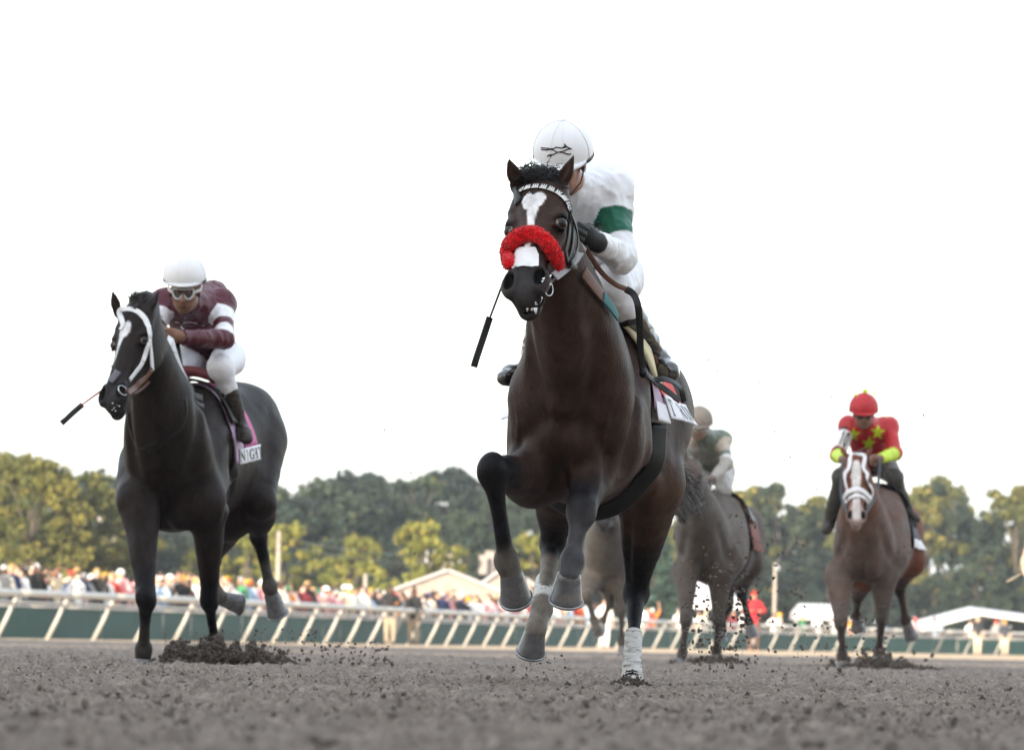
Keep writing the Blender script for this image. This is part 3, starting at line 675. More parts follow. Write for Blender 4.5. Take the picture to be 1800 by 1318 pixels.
def person(sp):
    J = {k: (np.asarray(v, float) if not (isinstance(v, tuple) and len(v) == 3 and v[0] > 60) else P(*v)) for k, v in sp['J'].items()}
    hs = sp.get('hs', 1.0); s = sp.get('s', 1.0); hc = J['head']
    fy = unit(sp['face']); fz = np.asarray(sp.get('top', (0, 0, 1)), float); fz = unit(fz - fy * (fz @ fy)); fx = np.cross(fy, fz)
    if fx[0] < 0: fx = -fx
    HX = np.array([fx, fy, fz])
    def H(x, y, z): return hc + (fx * x + fy * y + fz * z) * hs
    pts = np.array(list(J.values())); h = sp.get('h', 0.0075)
    F = Fld(pts.min(0) - 0.26, pts.max(0) + 0.26, h)
    lat = unit(J['sh_l'] - J['sh_r'])
    tor = sp.get('torso', 1.0) * s
    spine = [J['neck'], J['chest'], J['waist'], J['pelvis']]
    def trunk(G, g, k):
        G.tube(spine, np.array([.07, .115, .105, .115]) * tor + g, k, [1.3, 1.38, 1.2, 1.3], lat, n=5)
        for q in 'lr':
            G.ell(J['sh_' + q], .068 * s + g, None, 0.06)
            G.tube([J['chest'] * .6 + J['sh_' + q] * .4, J['sh_' + q]], [.085 * s + g, .062 * s + g], 0.05)
    def arm(G, q, g, k, hi=0.0, fore=True):
        a, b, c = J['sh_' + q], J['el_' + q], J['wr_' + q]
        G.tube([a, a * .5 + b * .5, b], np.array([.054, .050, .043]) * s + g, k)
        if fore: G.tube([b, b * .6 + c * .4, c], np.array([.044, .042, .029]) * s + g, k)
    def leg(G, q, g, k, lo=1.0):
        a, b, c = J['hip_' + q], J['kn_' + q], J['an_' + q]; c2 = b + (c - b) * lo
        G.tube([a, a * .5 + b * .5, b], np.array([.098, .080, .060]) * s + g, k)
        G.ell(b, .058 * s + g, None, 0.03)
        G.tube([b, b * .6 + c2 * .4, c2], np.array([.056, .054, (.050 if lo < 1 else .036)]) * s + g, k)
    # --- the body: one continuous skin
    trunk(F, -0.006, 0.05)
    F.tube([J['neck'], hc - fz * .05 * hs - fy * .015 * hs], [.06 * s, .054 * hs], 0.04)
    for q in 'lr':
        arm(F, q, -0.008, 0.03); leg(F, q, -0.008, 0.03)
        F.tube([J['an_' + q] - unit(J['to_' + q] - J['an_' + q]) * .03, J['to_' + q]], [.033, .022], 0.02)
        hd = sp['hands'][q]
        hand(F, J['wr_' + q], J['wr_' + q] + np.asarray(hd[0], float) * .1, np.asarray(hd[1], float), np.asarray(hd[2], float), s)
    E = F.ell
    E(H(0, -.01, .035), (.076 * hs, .096 * hs, .092 * hs), HX, 0.03); E(H(0, .03, -.055), (.060 * hs, .066 * hs, .066 * hs), HX, 0.035)
    E(H(0, .070, -.098), (.026 * hs, .022 * hs, .020 * hs), HX, 0.02); E(H(0, .078, .030), (.055 * hs, .018 * hs, .013 * hs), HX, 0.015)
    F.tube([H(0, .085, .018), H(0, .104, -.012), H(0, .112, -.030)], np.array([.010, .012, .014]) * hs, 0.010)
    for g in (1, -1):
        E(H(g * .012, .098, -.034), .0095 * hs, None, 0.006); E(H(g * .038, .066, -.020), (.026 * hs, .022 * hs, .022 * hs), HX, 0.02)
        E(H(g * .031, .092, .010), (.017 * hs, .012 * hs, .010 * hs), HX, 0.008, op=-1); E(H(g * .079, -.012, -.012), (.010 * hs, .022 * hs, .032 * hs), HX, 0.008)
        E(H(g * .031, .080, .010), .0125 * hs, None, 0.002)
    E(H(0, .093, -.058), (.024 * hs, .010 * hs, .006 * hs), HX, 0.006); E(H(0, .091, -.070), (.020 * hs, .010 * hs, .007 * hs), HX, 0.006)
    F.tube([H(-.022, .099, -.064), H(0, .105, -.063), H(.022, .099, -.064)], .003 * hs, 0.003, op=-1)
    V, Q = F.mesh(0, 2); skin = np.asarray(sp['skin'], float); n = fbm(V * 30, 3, 4)
    C = np.tile(skin, (len(V), 1)) * (0.85 + 0.3 * n)[:, None]
    C = mixc(C, capw(V, H(-.018, .098, -.064), H(.018, .098, -.064), 0.010 * hs, 0.006) * .8, skin * (0.75, 0.5, 0.5))
    C = mixc(C, capw(V, H(0, .07, -.09), H(0, .07, -.09), 0.05 * hs, 0.03) * sp.get('stubble', 0.3), skin * 0.35)
    for g in (1, -1):
        C = mixc(C, capw(V, H(g * .031, .093, .010), H(g * .031, .093, .010), 0.008 * hs, 0.003), (0.02, 0.015, 0.012))
        C = mixc(C, capw(V, H(g * .018, .098, .032), H(g * .046, .088, .032), 0.006 * hs, 0.004), (0.025, 0.018, 0.014))
    if sp.get('dirt'): C = mixc(C, np.clip((fbm(V * 9, 3, 77) - .3) * 2.2, 0, 1) * sp['dirt'], (0.13, 0.115, 0.10))
    root = empty('person', J['pelvis'], sp['label'], 'person', sp.get('group')); root['_w'] = tuple(float(x) for x in J['pelvis'])
    mobj('body', V, Q, SKIN, root, True, colors=np.clip(C, 0, 1))
    def dirty(V, C):
        if not sp.get('dirt'): return C
        return mixc(C, np.clip((fbm(V * 7, 4, 71) * .8 + fbm(V * 40, 2, 3) * .5 - .35) * 2.2, 0, 1) * sp['dirt'], sp.get('dirtcol', (0.15, 0.132, 0.115)))
    # --- silks
    allp = np.array([J[k] for k in ('neck', 'chest', 'waist', 'pelvis', 'sh_l', 'sh_r', 'el_l', 'el_r', 'wr_l', 'wr_r')])
    G = Fld(allp.min(0) - 0.24, allp.max(0) + 0.24, sp.get('hs2', 0.0055))
    trunk(G, 0.010, 0.06)
    for q in 'lr': arm(G, q, 0.010, 0.04)
    G.tube([J['neck'], J['neck'] * .6 + (hc - fz * .06 * hs) * .4], [.074 * s, .064 * s], 0.05)
    for (pp, r) in sp.get('hump', []): G.ell(P(*pp), r, None, 0.09)
    for q in 'lr': G.tube([J['wr_' + q] * 1.3 - J['el_' + q] * .3, J['wr_' + q] * 1.0 + (J['wr_' + q] - J['el_' + q]) * .12], [.06, .06], 0.0, op=-1)
    G.ell(hc, .10 * hs, None, 0.01, op=-1)
    G.wrinkle(sp.get('wr', 0.008), 9, 11 + sp.get('seed', 0), 3, (1, 1, .8)); G.wrinkle(0.0035, 24, 5 + sp.get('seed', 0), 2)
    V, Q = G.mesh(0, 1); C = np.tile(np.asarray(sp['silk'], float), (len(V), 1))
    for (q, j0, j1, t0, t1, c) in sp.get('bands', []):
        a, b = J[j0 + q], J[j1 + q]; ax = b - a; L = np.linalg.norm(ax); tt = (V - a) @ ax / L ** 2; dd = np.linalg.norm(V - a - tt[:, None] * ax, axis=1)
        w = np.clip((tt - t0) * L / .005 + .5, 0, 1) * np.clip((t1 - tt) * L / .005 + .5, 0, 1) * (dd < .085)
        C = mixc(C, w, c)
    for (pp, r, c) in sp.get('spots', []):
        q = P(*pp); ang = np.arctan2((V - q) @ np.array([0, 0, 1.]), (V - q)[:, 0]); a_ = np.abs((ang - 1.5708 + math.pi / 5) % (2 * math.pi / 5) - math.pi / 5); rr = 1.25 * r * .42 * math.sin(math.pi / 5) / (.42 * np.sin(math.pi / 5 - a_) + np.sin(a_)) if sp.get('stars') else np.full(len(V), r)
        C = mixc(C, np.clip((rr - np.hypot((V - q)[:, 0], (V - q)[:, 2])) / .006 + .5, 0, 1), c)
    mobj('silks', V, Q, SILK, root, True, colors=np.clip(dirty(V, C), 0, 1))
    sp['silkfield'] = G
    # --- breeches
    allp = np.array([J[k] for k in ('pelvis', 'waist', 'hip_l', 'hip_r', 'kn_l', 'kn_r', 'an_l', 'an_r')])
    B = Fld(allp.min(0) - 0.2, allp.max(0) + 0.2, 0.0065)
    B.tube([J['waist'] * .5 + J['pelvis'] * .5, J['pelvis']], np.array([.112, .128]) * tor, 0.04, 1.3, lat)
    for q in 'lr': leg(B, q, 0.007, 0.04, sp.get('boot_at', 0.55))
    B.wrinkle(0.007, 11, 23 + sp.get('seed', 0), 3); V, Q = B.mesh(0, 1)
    mobj('breeches', V, Q, BREECH, root, True, colors=np.clip(dirty(V, np.tile(np.asarray(sp.get('breeches', (0.78, 0.79, 0.83)), float), (len(V), 1))), 0, 1))
    sp['breechfield'] = B
    # --- boots
    for q in 'lr':
        k_, a_, t_ = J['kn_' + q], J['an_' + q], J['to_' + q]; top = k_ + (a_ - k_) * sp.get('boot_at', .55) * .92; d = unit(t_ - a_); dn = unit(a_ - k_); up = unit(-dn + d * (dn @ d)); heel = a_ - d * .055 + dn * .03; sd = np.cross(d, up)
        mn = np.minimum.reduce([top, a_, t_, heel]); mx = np.maximum.reduce([top, a_, t_, heel]); B = Fld(mn - .12, mx + .12, 0.006)
        B.tube([top, top * .5 + a_ * .5, a_], np.array([.060, .056, .046]) * s, 0.01)
        B.tube([heel, a_ * .35 + t_ * .65, t_], np.array([.036, .042, .030]) * s, 0.03, 1.1, sd)
        B.tube([heel + dn * .012, heel + dn * .03], [.026, .026], 0.006)
        B.wrinkle(0.005, 16, 40, 2, (1, 1, 2.2)); V, Q = B.mesh(0, 1); mobj('boot', V, Q, sp.get('bootmat', BOOTM), root, True)
    for q in sp.get('gloves', ''):
        hd = sp['hands'][q]; w = J['wr_' + q]; B = Fld(w - .17, w + .17, .005)
        hand(B, w, w + np.asarray(hd[0], float) * .1, np.asarray(hd[1], float), np.asarray(hd[2], float), s, 0.0035)
        V, Q = B.mesh(0, 1); mobj('glove', V, Q, BLACK, root, True)
    # --- helmet under its cloth cover
    ax = np.array([fx, fy * .94 + fz * -.34 * 0, fz]); tl = sp.get('cap_tilt', 0.25); cy = unit(fy * math.cos(tl) - fz * math.sin(tl)); cz = unit(fz * math.cos(tl) + fy * math.sin(tl)); CX = np.array([fx, cy, cz]); cc = H(0, -.008, sp.get('cap_up', .048)); r3 = np.array(sp.get('cap', (.112, .132, .122))) * hs
    m = MB(); m.sphere(cc, r3, 28, 14, CX, v1=0.56)
    n0 = m.n; V = np.array(m.v[0]); m.v[0] = V + 0.0012 * (fbm(V * 40, 2, 3) - .5)[:, None]
    # under side and short peak
    pk = []; F_ = []
    for i in range(13):
        an = math.pi * (0.12 + 0.76 * i / 12); th = math.pi * .54
        e = np.array([math.cos(an) * math.sin(th) * r3[0], math.sin(an) * math.sin(th) * r3[1], math.cos(th) * r3[2]]); o = e * (1 + sp.get('peak', .22) * math.sin((i / 12) * math.pi)) ; o[2] -= .012 * math.sin(i / 12 * math.pi)
        for p_, dz in ((e * .985, .006), (o, .002), (o * .995, -.005), (e * .97, -.004)): pk.append(cc + CX[0] * p_[0] + CX[1] * p_[1] + CX[2] * (p_[2] + dz))
    for i in range(12):
        for k in range(4): F_.append((i * 4 + k, i * 4 + (k + 1) % 4, (i + 1) * 4 + (k + 1) % 4, (i + 1) * 4 + k))
    hm = MATS.get(sp.get('capmat', 'white_cap_cover')); m.add(pk, F_)
    ho = m.build('helmet', hm, root)
    m = MB()
    for an in (0.3, 1.35, 1.79, 2.84, 4.2, 5.2):
        m.tube([cc + CX[0] * math.cos(an) * math.sin(t) * r3[0] * 1.002 + CX[1] * math.sin(an) * math.sin(t) * r3[1] * 1.002 + CX[2] * math.cos(t) * r3[2] * 1.002 for t in np.linspace(.1, math.pi * .55, 12)], .0022, 5)
    m.sphere(cc + CX[2] * r3[2], (.012, .012, .006), 10, 6, CX); m.build('cap_seam', hm, ho)
    m = MB(); th = math.pi * .555
    pts = [cc + CX[0] * math.cos(t) * math.sin(th) * r3[0] * 1.004 + CX[1] * math.sin(t) * math.sin(th) * r3[1] * 1.004 + CX[2] * math.cos(th) * r3[2] for t in np.linspace(0, 2 * math.pi, 33)]
    m.strap(pts, [unit(p - cc) for p in pts], .016 * hs, .006); m.build('cap_rim', MATS.get(sp.get('rimmat', 'black_trim')), ho)
    m = MB()
    for g in (1, -1): m.strap([H(g * .088, .01, -.01), H(g * .075, .02, -.07), H(g * .04, .035, -.115), H(0, .045, -.125)], [fx * g, fx * g, unit(fx * g - fz), -fz], .014, .004)
    m.build('chin_strap', BLACK, ho)
    # --- goggles
    def onface(x, z, r=.108): return H(r * math.sin(x / r) * .92, r * math.cos(x / r) - .006, z)
    out = [(-.068, .020), (-.060, .034), (-.03, .037), (0, .034), (.03, .037), (.060, .034), (.068, .020), (.064, -.004), (.045, -.022), (.022, -.022), (.010, -.006), (0, -.001), (-.010, -.006), (-.022, -.022), (-.045, -.022), (-.064, -.004)]
    gdz = sp.get('gog_z', 0.0); m = MB(); loop = [onface(x, z + gdz) for x, z in out]; m.tube(loop + [loop[0]], .0062 * hs, 6)
    if sp.get('goggles', True):
        go = m.build('goggles', MATS[sp.get('gogmat', 'goggle_frame')], root)
        m = MB(); c0 = onface(-.034, .010 + gdz, .104); c1 = onface(.034, .010 + gdz, .104)
        V = [onface(x * .94, z * .94 + gdz, .105) for x, z in out]; m.add(V + [onface(0, .018 + gdz, .105)], [(i, (i + 1) % 16, 16) for i in range(16)]); m.build('lens', LENS, go)
        for g in (1, -1): m = MB(); m.strap([onface(g * .066, .012 + gdz), H(g * .092, .02, .016 + gdz), H(g * .094, -.03, .03 + gdz), H(g * .07, -.09, .04 + gdz)], [fx * g, fx * g, fx * g, -fy], .018, .004); m.build('goggle_strap', BLACK if sp.get('gogmat') else WHITEM, go)
    sp.update(root=root, H=H, CX=CX, cc=cc, r3=r3, cap=ho, J=J)
    return sp

def skin_pts(F, px, off=0.002, D=None, back=0.9):
    """the points of a skin that lie behind photo pixels"""
    if not isinstance(F, Fld):
        r = [F.shoot(P(q[0], q[1], D - back), unit(P(q[0], q[1], D + 1) - P(q[0], q[1], D - back)), off, back * 2, .003) for q in px]
        return np.array([a[0][0] for a in r]), np.array([a[1][0] for a in r])
    d0 = np.array([q[2] if len(q) > 2 else D for q in px])
    o = np.array([P(q[0], q[1], e - back) for q, e in zip(px, d0)]); m = np.array([P(q[0], q[1], e) for q, e in zip(px, d0)]); d = m - o; d /= np.linalg.norm(d, axis=1, keepdims=True)
    p, g, ok = F.shoot(o, d, off, far=back * 2, step=0.004)
    if (~ok).any(): p[~ok], g[~ok] = F.snap(m[~ok], off, 40)
    return p, g
def smooth_line(p, n, k=6):
    q = cr(np.column_stack([p, n]), k); return q[:, :3], np.array([unit(v) for v in q[:, 3:]])
# ------------------------------------------------------------------ rider in white on the leading horse
WHITE = (0.78, 0.79, 0.83); GREEN = (0.0, 0.105, 0.06)
jk1 = person(dict(label='person in white silks with a green armband and white cap crouched on the leading horse', group='jockeys', skin=(0.36, 0.19, 0.13), silk=WHITE, hs=1.0, s=1.06,
    J=dict(head=(990, 286, 22.2), neck=(1016, 338, 22.45), chest=(1032, 368, 22.6), waist=(1040, 450, 22.95), pelvis=(1050, 478, 23.15), sh_l=(1072, 334, 22.52), sh_r=(965, 345, 22.48), el_l=(1093, 452, 22.4), el_r=(912, 440, 22.35),
           wr_l=(1047, 425, 22.1), wr_r=(935, 425, 22.1), hip_l=(1085, 490, 23.05), hip_r=(1000, 490, 23.05), kn_l=(1075, 505, 22.5), kn_r=(965, 520, 22.6), an_l=(1156, 634, 22.8), an_r=(934, 648, 22.85), to_l=(1180, 657, 22.68), to_r=(888, 664, 22.6)),
    face=(-0.25, -1, -0.42), top=(0.05, 0, 1), cap_tilt=0.05, cap=(.118, .135, .125), hands=dict(l=((-0.75, -0.5, .3), (0.2, -0.3, 1), (0, -1, -.6)), r=((0.4, -0.8, 0.1), (0, -.3, -1), (0, -1, -.6))), gloves='lr',
    bands=[('l', 'sh_', 'el_', 0.36, 0.72, GREEN), ('r', 'sh_', 'el_', 0.36, 0.72, GREEN)], boot_at=0.40, hump=[((1052, 332, 22.62), .085), ((1040, 325, 22.5), .06)], gogmat='black_trim', wr=0.014))
# running bird sketched in black line on the cap front, and part of one on the chest
def decal(F_, lines, name, m, parent, D, r=0.0022, off=0.001):
    b = MB()
    for ln in lines:
        p, n = skin_pts(F_, ln, off, D); b.strap(p, n, r * 2, .002)
    return b.build(name, m, parent)
class Cap:                                                        # the cap as a surface to draw on
    def __init__(s, j): s.j = j
    def shoot(s, o, d, off, far, step):
        o = np.atleast_2d(o)[0]; A = s.j['CX']; r = s.j['r3'] + off; lo = A @ (o - s.j['cc']) / r; ld = A @ d / r
        a = ld @ ld; b = lo @ ld; c = lo @ lo - 1; q = b * b - a * c
        t = (-b - math.sqrt(max(q, 0))) / a; p = o + d * t; n = A.T @ ((A @ (p - s.j['cc'])) / r); return np.array([p]), np.array([unit(n)]), np.array([True])
capF = Cap(jk1)
decal(capF, [[(951, 263), (960, 264), (970, 263)], [(951, 260), (962, 261), (972, 262)], [(970, 263), (978, 259), (988, 261), (997, 258)], [(970, 263), (980, 268), (990, 266), (1000, 262), (1005, 262)], [(988, 261), (994, 256), (999, 260), (1005, 262)], [(994, 256), (992, 253)], [(980, 268), (972, 272), (964, 273)], [(964, 273), (962, 276)], [(964, 273), (969, 275)], [(984, 268), (992, 269), (1000, 272)], [(1000, 272), (1004, 270)]], 'cap_emblem', BLACK, jk1['cap'], 22.1, 0.0022, 0.0015)
decal(jk1['silkfield'], [[(1026, 396), (1034, 393), (1044, 396), (1056, 393)], [(1044, 396), (1052, 399), (1060, 396)], [(1040, 399), (1048, 400)]], 'chest_emblem', BLACK, jk1['root'], 22.4, 0.0022, 0.001)
# ------------------------------------------------------------------ tack
LEATHER = mat('black_leather', (0.007, 0.0065, 0.0065), rough=0.42, spec=0.28, bump=0.1, bscale=120)
BROWNL = mat('brown_leather', (0.10, 0.035, 0.018), rough=0.45, spec=0.4, noise=0.25, nscale=40)
GREYL = mat('grey_rubber_rein', (0.21, 0.195, 0.195), rough=0.6, bump=0.2, bscale=200)
STEELB = mat('bit_steel', (0.62, 0.62, 0.63), rough=0.22, metal=1.0)
FLEECE = mat('red_fleece', (0.72, 0.006, 0.012), rough=0.9, spec=0.1, sheen=0.3, noise=0.35, nscale=55, bump=0.7, bscale=150)
LILAC = mat('lilac_saddlecloth', (0.50, 0.36, 0.50), rough=0.7, noise=0.1, nscale=20, bump=0.1, bscale=60)
REDC = mat('red_saddlecloth', (0.55, 0.02, 0.015), rough=0.65, noise=0.1, nscale=20, bump=0.1, bscale=60)
WHITEC = mat('white_saddlecloth', (0.75, 0.74, 0.78), rough=0.65, noise=0.08, nscale=20, bump=0.1, bscale=60)
CREAM = mat('cream_sheepskin_pad', (0.62, 0.55, 0.36), rough=0.8, noise=0.15, nscale=30, bump=0.3, bscale=90)
WRAPM = mat('white_leg_wrap', (0.68, 0.67, 0.65), rough=0.75, noise=0.15, nscale=30, aniso=(1, 1, 4), bump=0.3, bscale=70, dark=((0.20, 0.17, 0.145), 16, 0.50, 0.14))
FOAM = mat('mouth_foam', (0.75, 0.76, 0.77), rough=0.3, spec=0.5, bump=0.5, bscale=80)
TEAL = mat('teal_cloth', (0.02, 0.12, 0.13), rough=0.6)

def leg_wrap(hinfo, a, b, r0, r1, m=WRAPM, n=9):
    a = np.asarray(a); b = np.asarray(b); mb = MB(); k = n * 3
    ts = np.linspace(0, 1, k + 1)
    mb.tube([a + (b - a) * t for t in ts], [r0 + (r1 - r0) * t + (0.0022 if i % 3 == 0 else -0.0010) + rng.uniform(-.0006, .0006) for i, t in enumerate(ts)], 20)
    return mb.build('leg_wrap', m, hinfo['root'])

def strap_on(mb, F, px, D, width, thick=0.004, off=0.003, k=6, mi=0):
    p, n = skin_pts(F, px, off, D); p, n = smooth_line(p, n, k); mb.strap(p, n, width, thick, mi); return p, n

def cloth_panel(h, name, m, parent, f0, f1, a0, a1, off=0.010, nf=14, na=22, ripple=0.006, seed=1, label=None, thick=0.004, flare=0.0, back=0.0):
    """a cloth lying on the horse: f along the back, a degrees down each flank (0 = spine, + = left flank)"""
    F = h['F']; V = np.zeros((nf + 1, na + 1, 3)); N = np.zeros_like(V)
    O = []; Dr = []
    for i in range(nf + 1):
        for j in range(na + 1):
            f = f0 + (f1 - f0) * i / nf; an = R_(a0 + (a1 - a0) * j / na)
            c = h['L'](f, 0, 1.12); d = h['lf'] * math.sin(an) + h['up'] * math.cos(an); O.append(c + d * 0.75); Dr.append(-d)
    p, n, ok = F.shoot(np.array(O), np.array(Dr), off, far=0.74, step=0.004)
    p = p.reshape(nf + 1, na + 1, 3); n = n.reshape(nf + 1, na + 1, 3)
    for _ in range(3):
        q = p.copy(); q[1:-1] = (p[:-2] + p[1:-1] * 2 + p[2:]) / 4; p = q; q = p.copy(); q[:, 1:-1] = (p[:, :-2] + p[:, 1:-1] * 2 + p[:, 2:]) / 4; p = q
    ii, jj = np.meshgrid(np.arange(nf + 1), np.arange(na + 1), indexing='ij')
    an = np.abs(a0 + (a1 - a0) * jj / na)
    w = np.clip((an - 60) / 60, 0, 1)
    rp = ripple * (np.sin(ii * 1.1 + seed) + 0.6 * np.sin(ii * 2.3 + seed * 2 + jj * .3)) * w + flare * w
    bk_ = back * (-(f0 + (f1 - f0) * ii / nf)) * np.clip((an - 40) / 45, 0, 1.2); sg_ = np.sign(a0 + (a1 - a0) * jj / na)
    p = p + n * rp[..., None] + h['lf'] * (bk_ * sg_)[..., None] * .95 + h['up'] * bk_[..., None] * .22
    top = p + n * thick; A = p.reshape(-1, 3); B = top.reshape(-1, 3); M = len(A); Q = []
    idx = np.arange(M).reshape(nf + 1, na + 1)
    for i in range(nf):
        for j in range(na):
            a, b, c, d = idx[i, j], idx[i + 1, j], idx[i + 1, j + 1], idx[i, j + 1]; Q.append((a + M, b + M, c + M, d + M)); Q.append((d, c, b, a))
    edge = [idx[i, 0] for i in range(nf + 1)] + [idx[nf, j] for j in range(1, na + 1)] + [idx[i, na] for i in range(nf - 1, -1, -1)] + [idx[0, j] for j in range(na - 1, 0, -1)]
    for a, b in zip(edge, edge[1:] + edge[:1]): Q.append((a, b, b + M, a + M))
    o = mobj(name, np.vstack([A, B]), np.array(Q), m, parent, True)
    def at(u, v):                                                   # 0..1 along f, 0..1 down: point on the cloth and its normal
        x = np.clip(u, 0, 1) * nf; y = np.clip(v, 0, 1) * na; i = int(min(x, nf - 1)); j = int(min(y, na - 1)); fx, fy = x - i, y - j
        g = lambda Z: (Z[i, j] * (1 - fx) + Z[i + 1, j] * fx) * (1 - fy) + (Z[i, j + 1] * (1 - fx) + Z[i + 1, j + 1] * fx) * fy
        return g(top), unit(g(n))
    return o, at
# serif capitals on a unit box (x right, y up): strokes (x0, y0, x1, y1, width)
GL = {'T': [(.5, 0, .5, 1, .2), (.05, .94, .95, .94, .12), (.07, .98, .07, .72, .08), (.93, .98, .93, .72, .08), (.3, .04, .7, .04, .08)],
      'R': [(.2, 0, .2, 1, .2), (.05, .04, .4, .04, .08), (.05, .96, .6, .96, .1), (.6, .96, .78, .82, .14), (.78, .85, .78, .66, .18), (.78, .68, .6, .52, .14), (.6, .52, .2, .52, .1), (.5, .5, .85, .04, .18), (.75, .04, 1, .04, .08)],
      'O': [(.12, .3, .12, .7, .19), (.12, .68, .35, .95, .15), (.33, .95, .67, .95, .1), (.65, .95, .88, .68, .15), (.88, .7, .88, .3, .19), (.88, .32, .65, .05, .15), (.67, .05, .33, .05, .1), (.35, .05, .12, .32, .15)],
      'D': [(.2, 0, .2, 1, .2), (.05, .04, .55, .04, .09), (.05, .96, .55, .96, .09), (.55, .96, .85, .72, .15), (.86, .74, .86, .26, .2), (.85, .28, .55, .04, .15)],
      'G': [(.12, .3, .12, .7, .19), (.12, .68, .35, .95, .15), (.33, .95, .7, .95, .1), (.7, .95, .88, .72, .12), (.9, .98, .9, .7, .07), (.12, .32, .35, .05, .15), (.33, .05, .7, .05, .1), (.7, .05, .82, .14, .12), (.82, 0, .82, .42, .18), (.58, .42, .98, .42, .08)],
      'H': [(.2, 0, .2, 1, .19), (.8, 0, .8, 1, .19), (.2, .5, .8, .5, .1), (.03, .04, .37, .04, .08), (.63, .04, .97, .04, .08), (.03, .96, .37, .96, .08), (.63, .96, .97, .96, .08)],
      'I': [(.5, 0, .5, 1, .22), (.25, .04, .75, .04, .08), (.25, .96, .75, .96, .08)], 'N': [(.15, 0, .15, 1, .12), (.85, 0, .85, 1, .12), (.15, .95, .85, .05, .2), (0, .04, .32, .04, .08), (.7, .96, 1, .96, .08)],
      '1': [(.5, 0, .5, 1, .26), (.5, .95, .22, .75, .18)], '0': [(.15, .25, .15, .75, .26), (.85, .25, .85, .75, .26), (.15, .75, .4, .95, .2), (.4, .93, .6, .93, .2), (.6, .95, .85, .75, .2), (.85, .25, .6, .05, .2), (.6, .07, .4, .07, .2), (.4, .05, .15, .25, .2)]}
def letters(text, at, u0, u1, v_base, v_top, m, parent, name='lettering', lift=0.0012):
    """text printed on a cloth: u runs the way it is read, v_base / v_top its feet and head"""
    n = len(text); w = (u1 - u0) / n
    for i, ch in enumerate(text):
        b = MB()
        for x0, y0, x1, y1, wd in GL.get(ch, []):
            L = math.hypot(x1 - x0, y1 - y0); dx, dy = (x1 - x0) / L, (y1 - y0) / L; k = 3; V = []; wd = wd * 1.15
            for q in range(k + 1):
                t = q / k
                for sg in (-.5, .5):
                    x = x0 + (x1 - x0) * t - dy * wd * sg; y = y0 + (y1 - y0) * t + dx * wd * sg
                    p, nn = at(u0 + w * (i + .06 + .88 * x), v_base + (v_top - v_base) * y); V.append(p + nn * lift)
            b.add(V, [(q * 2, q * 2 + 1, q * 2 + 3, q * 2 + 2) for q in range(k)])
        if b.n: b.build('letter' if ch.isalpha() else 'digit', m, parent, False)

# ---- leading horse
h = main; F = h['F']; HD = 21.5
rootp = h['po']
br = empty('bridle', rootp, 'black bridle with a silver studded browband on the leading horse', 'bridle', 'bridles'); br['_w'] = tuple(map(float, rootp))
b = MB(); bp, bn = strap_on(b, F, [(903, 347), (911, 338), (925, 330), (945, 327), (966, 331), (985, 341), (997, 355), (1001, 370)], HD, 0.034, 0.005); b.build('browband', LEATHER, br)
b = MB(); L_ = np.r_[0, np.cumsum(np.linalg.norm(np.diff(bp, axis=0), axis=1))]
for q in np.linspace(L_[-1] * .08, L_[-1] * .93, 25):
    i = min(np.searchsorted(L_, q), len(bp) - 2); t = unit(bp[i + 1] - bp[i - 1]); nn = unit(bn[i]); w = np.cross(nn, t); w = w if w[2] > 0 else -w; p = bp[i]
    V = [p + nn * .003 - w * .012 - t * .0055, p + nn * .003 - w * .012 + t * .0055, p + nn * .003 + w * .012 + t * .0012, p + nn * .003 + w * .012 - t * .0012, p + nn * .008 - w * .006]
    b.add(V, [(0, 1, 4), (1, 2, 4), (2, 3, 4), (3, 0, 4)])
    V = [p + nn * .003 - w * .0155 - t * .006, p + nn * .003 - w * .0155 + t * .006, p + nn * .006 - w * .0125 + t * .006, p + nn * .006 - w * .0125 - t * .006]; b.add(V, [(0, 1, 2, 3)])
tag(b.build('browband_stud', mat('stud_white', (0.72, 0.72, 0.70), rough=0.3, spec=0.5), br, False))
b = MB(); strap_on(b, F, [(899, 345), (904, 330), (913, 319), (930, 310), (952, 309), (975, 314), (995, 330)], HD + .05, 0.04, 0.006); b.build('crownpiece', LEATHER, br)
b = MB(); strap_on(b, F, [(1001, 355), (1002, 385), (1000, 415), (993, 445), (982, 470), (970, 486)], HD, 0.022, 0.005, 0.004); strap_on(b, F, [(1004, 360), (1008, 395), (1007, 430), (1000, 458), (990, 472)], HD, 0.020, 0.005, 0.006)
b.build('cheekpiece', LEATHER, br)
b = MB(); strap_on(b, F, [(1003, 372), (1013, 400), (1016, 430), (1010, 455), (1003, 466), (1014, 470)], HD + .1, 0.018, 0.005, 0.012); strap_on(b, F, [(994, 440), (1000, 462), (1010, 470)], HD, 0.018, .005, .012); b.build('throatlatch', LEATHER, br)
b = MB()
for (x, y) in ((1001, 366), (1006, 384), (992, 447)): p, n = skin_pts(F, [(x, y)], .010, HD); b.ring(p[0], n[0], .011, .002, 12, 5)
b.build('buckle', STEELB, br)
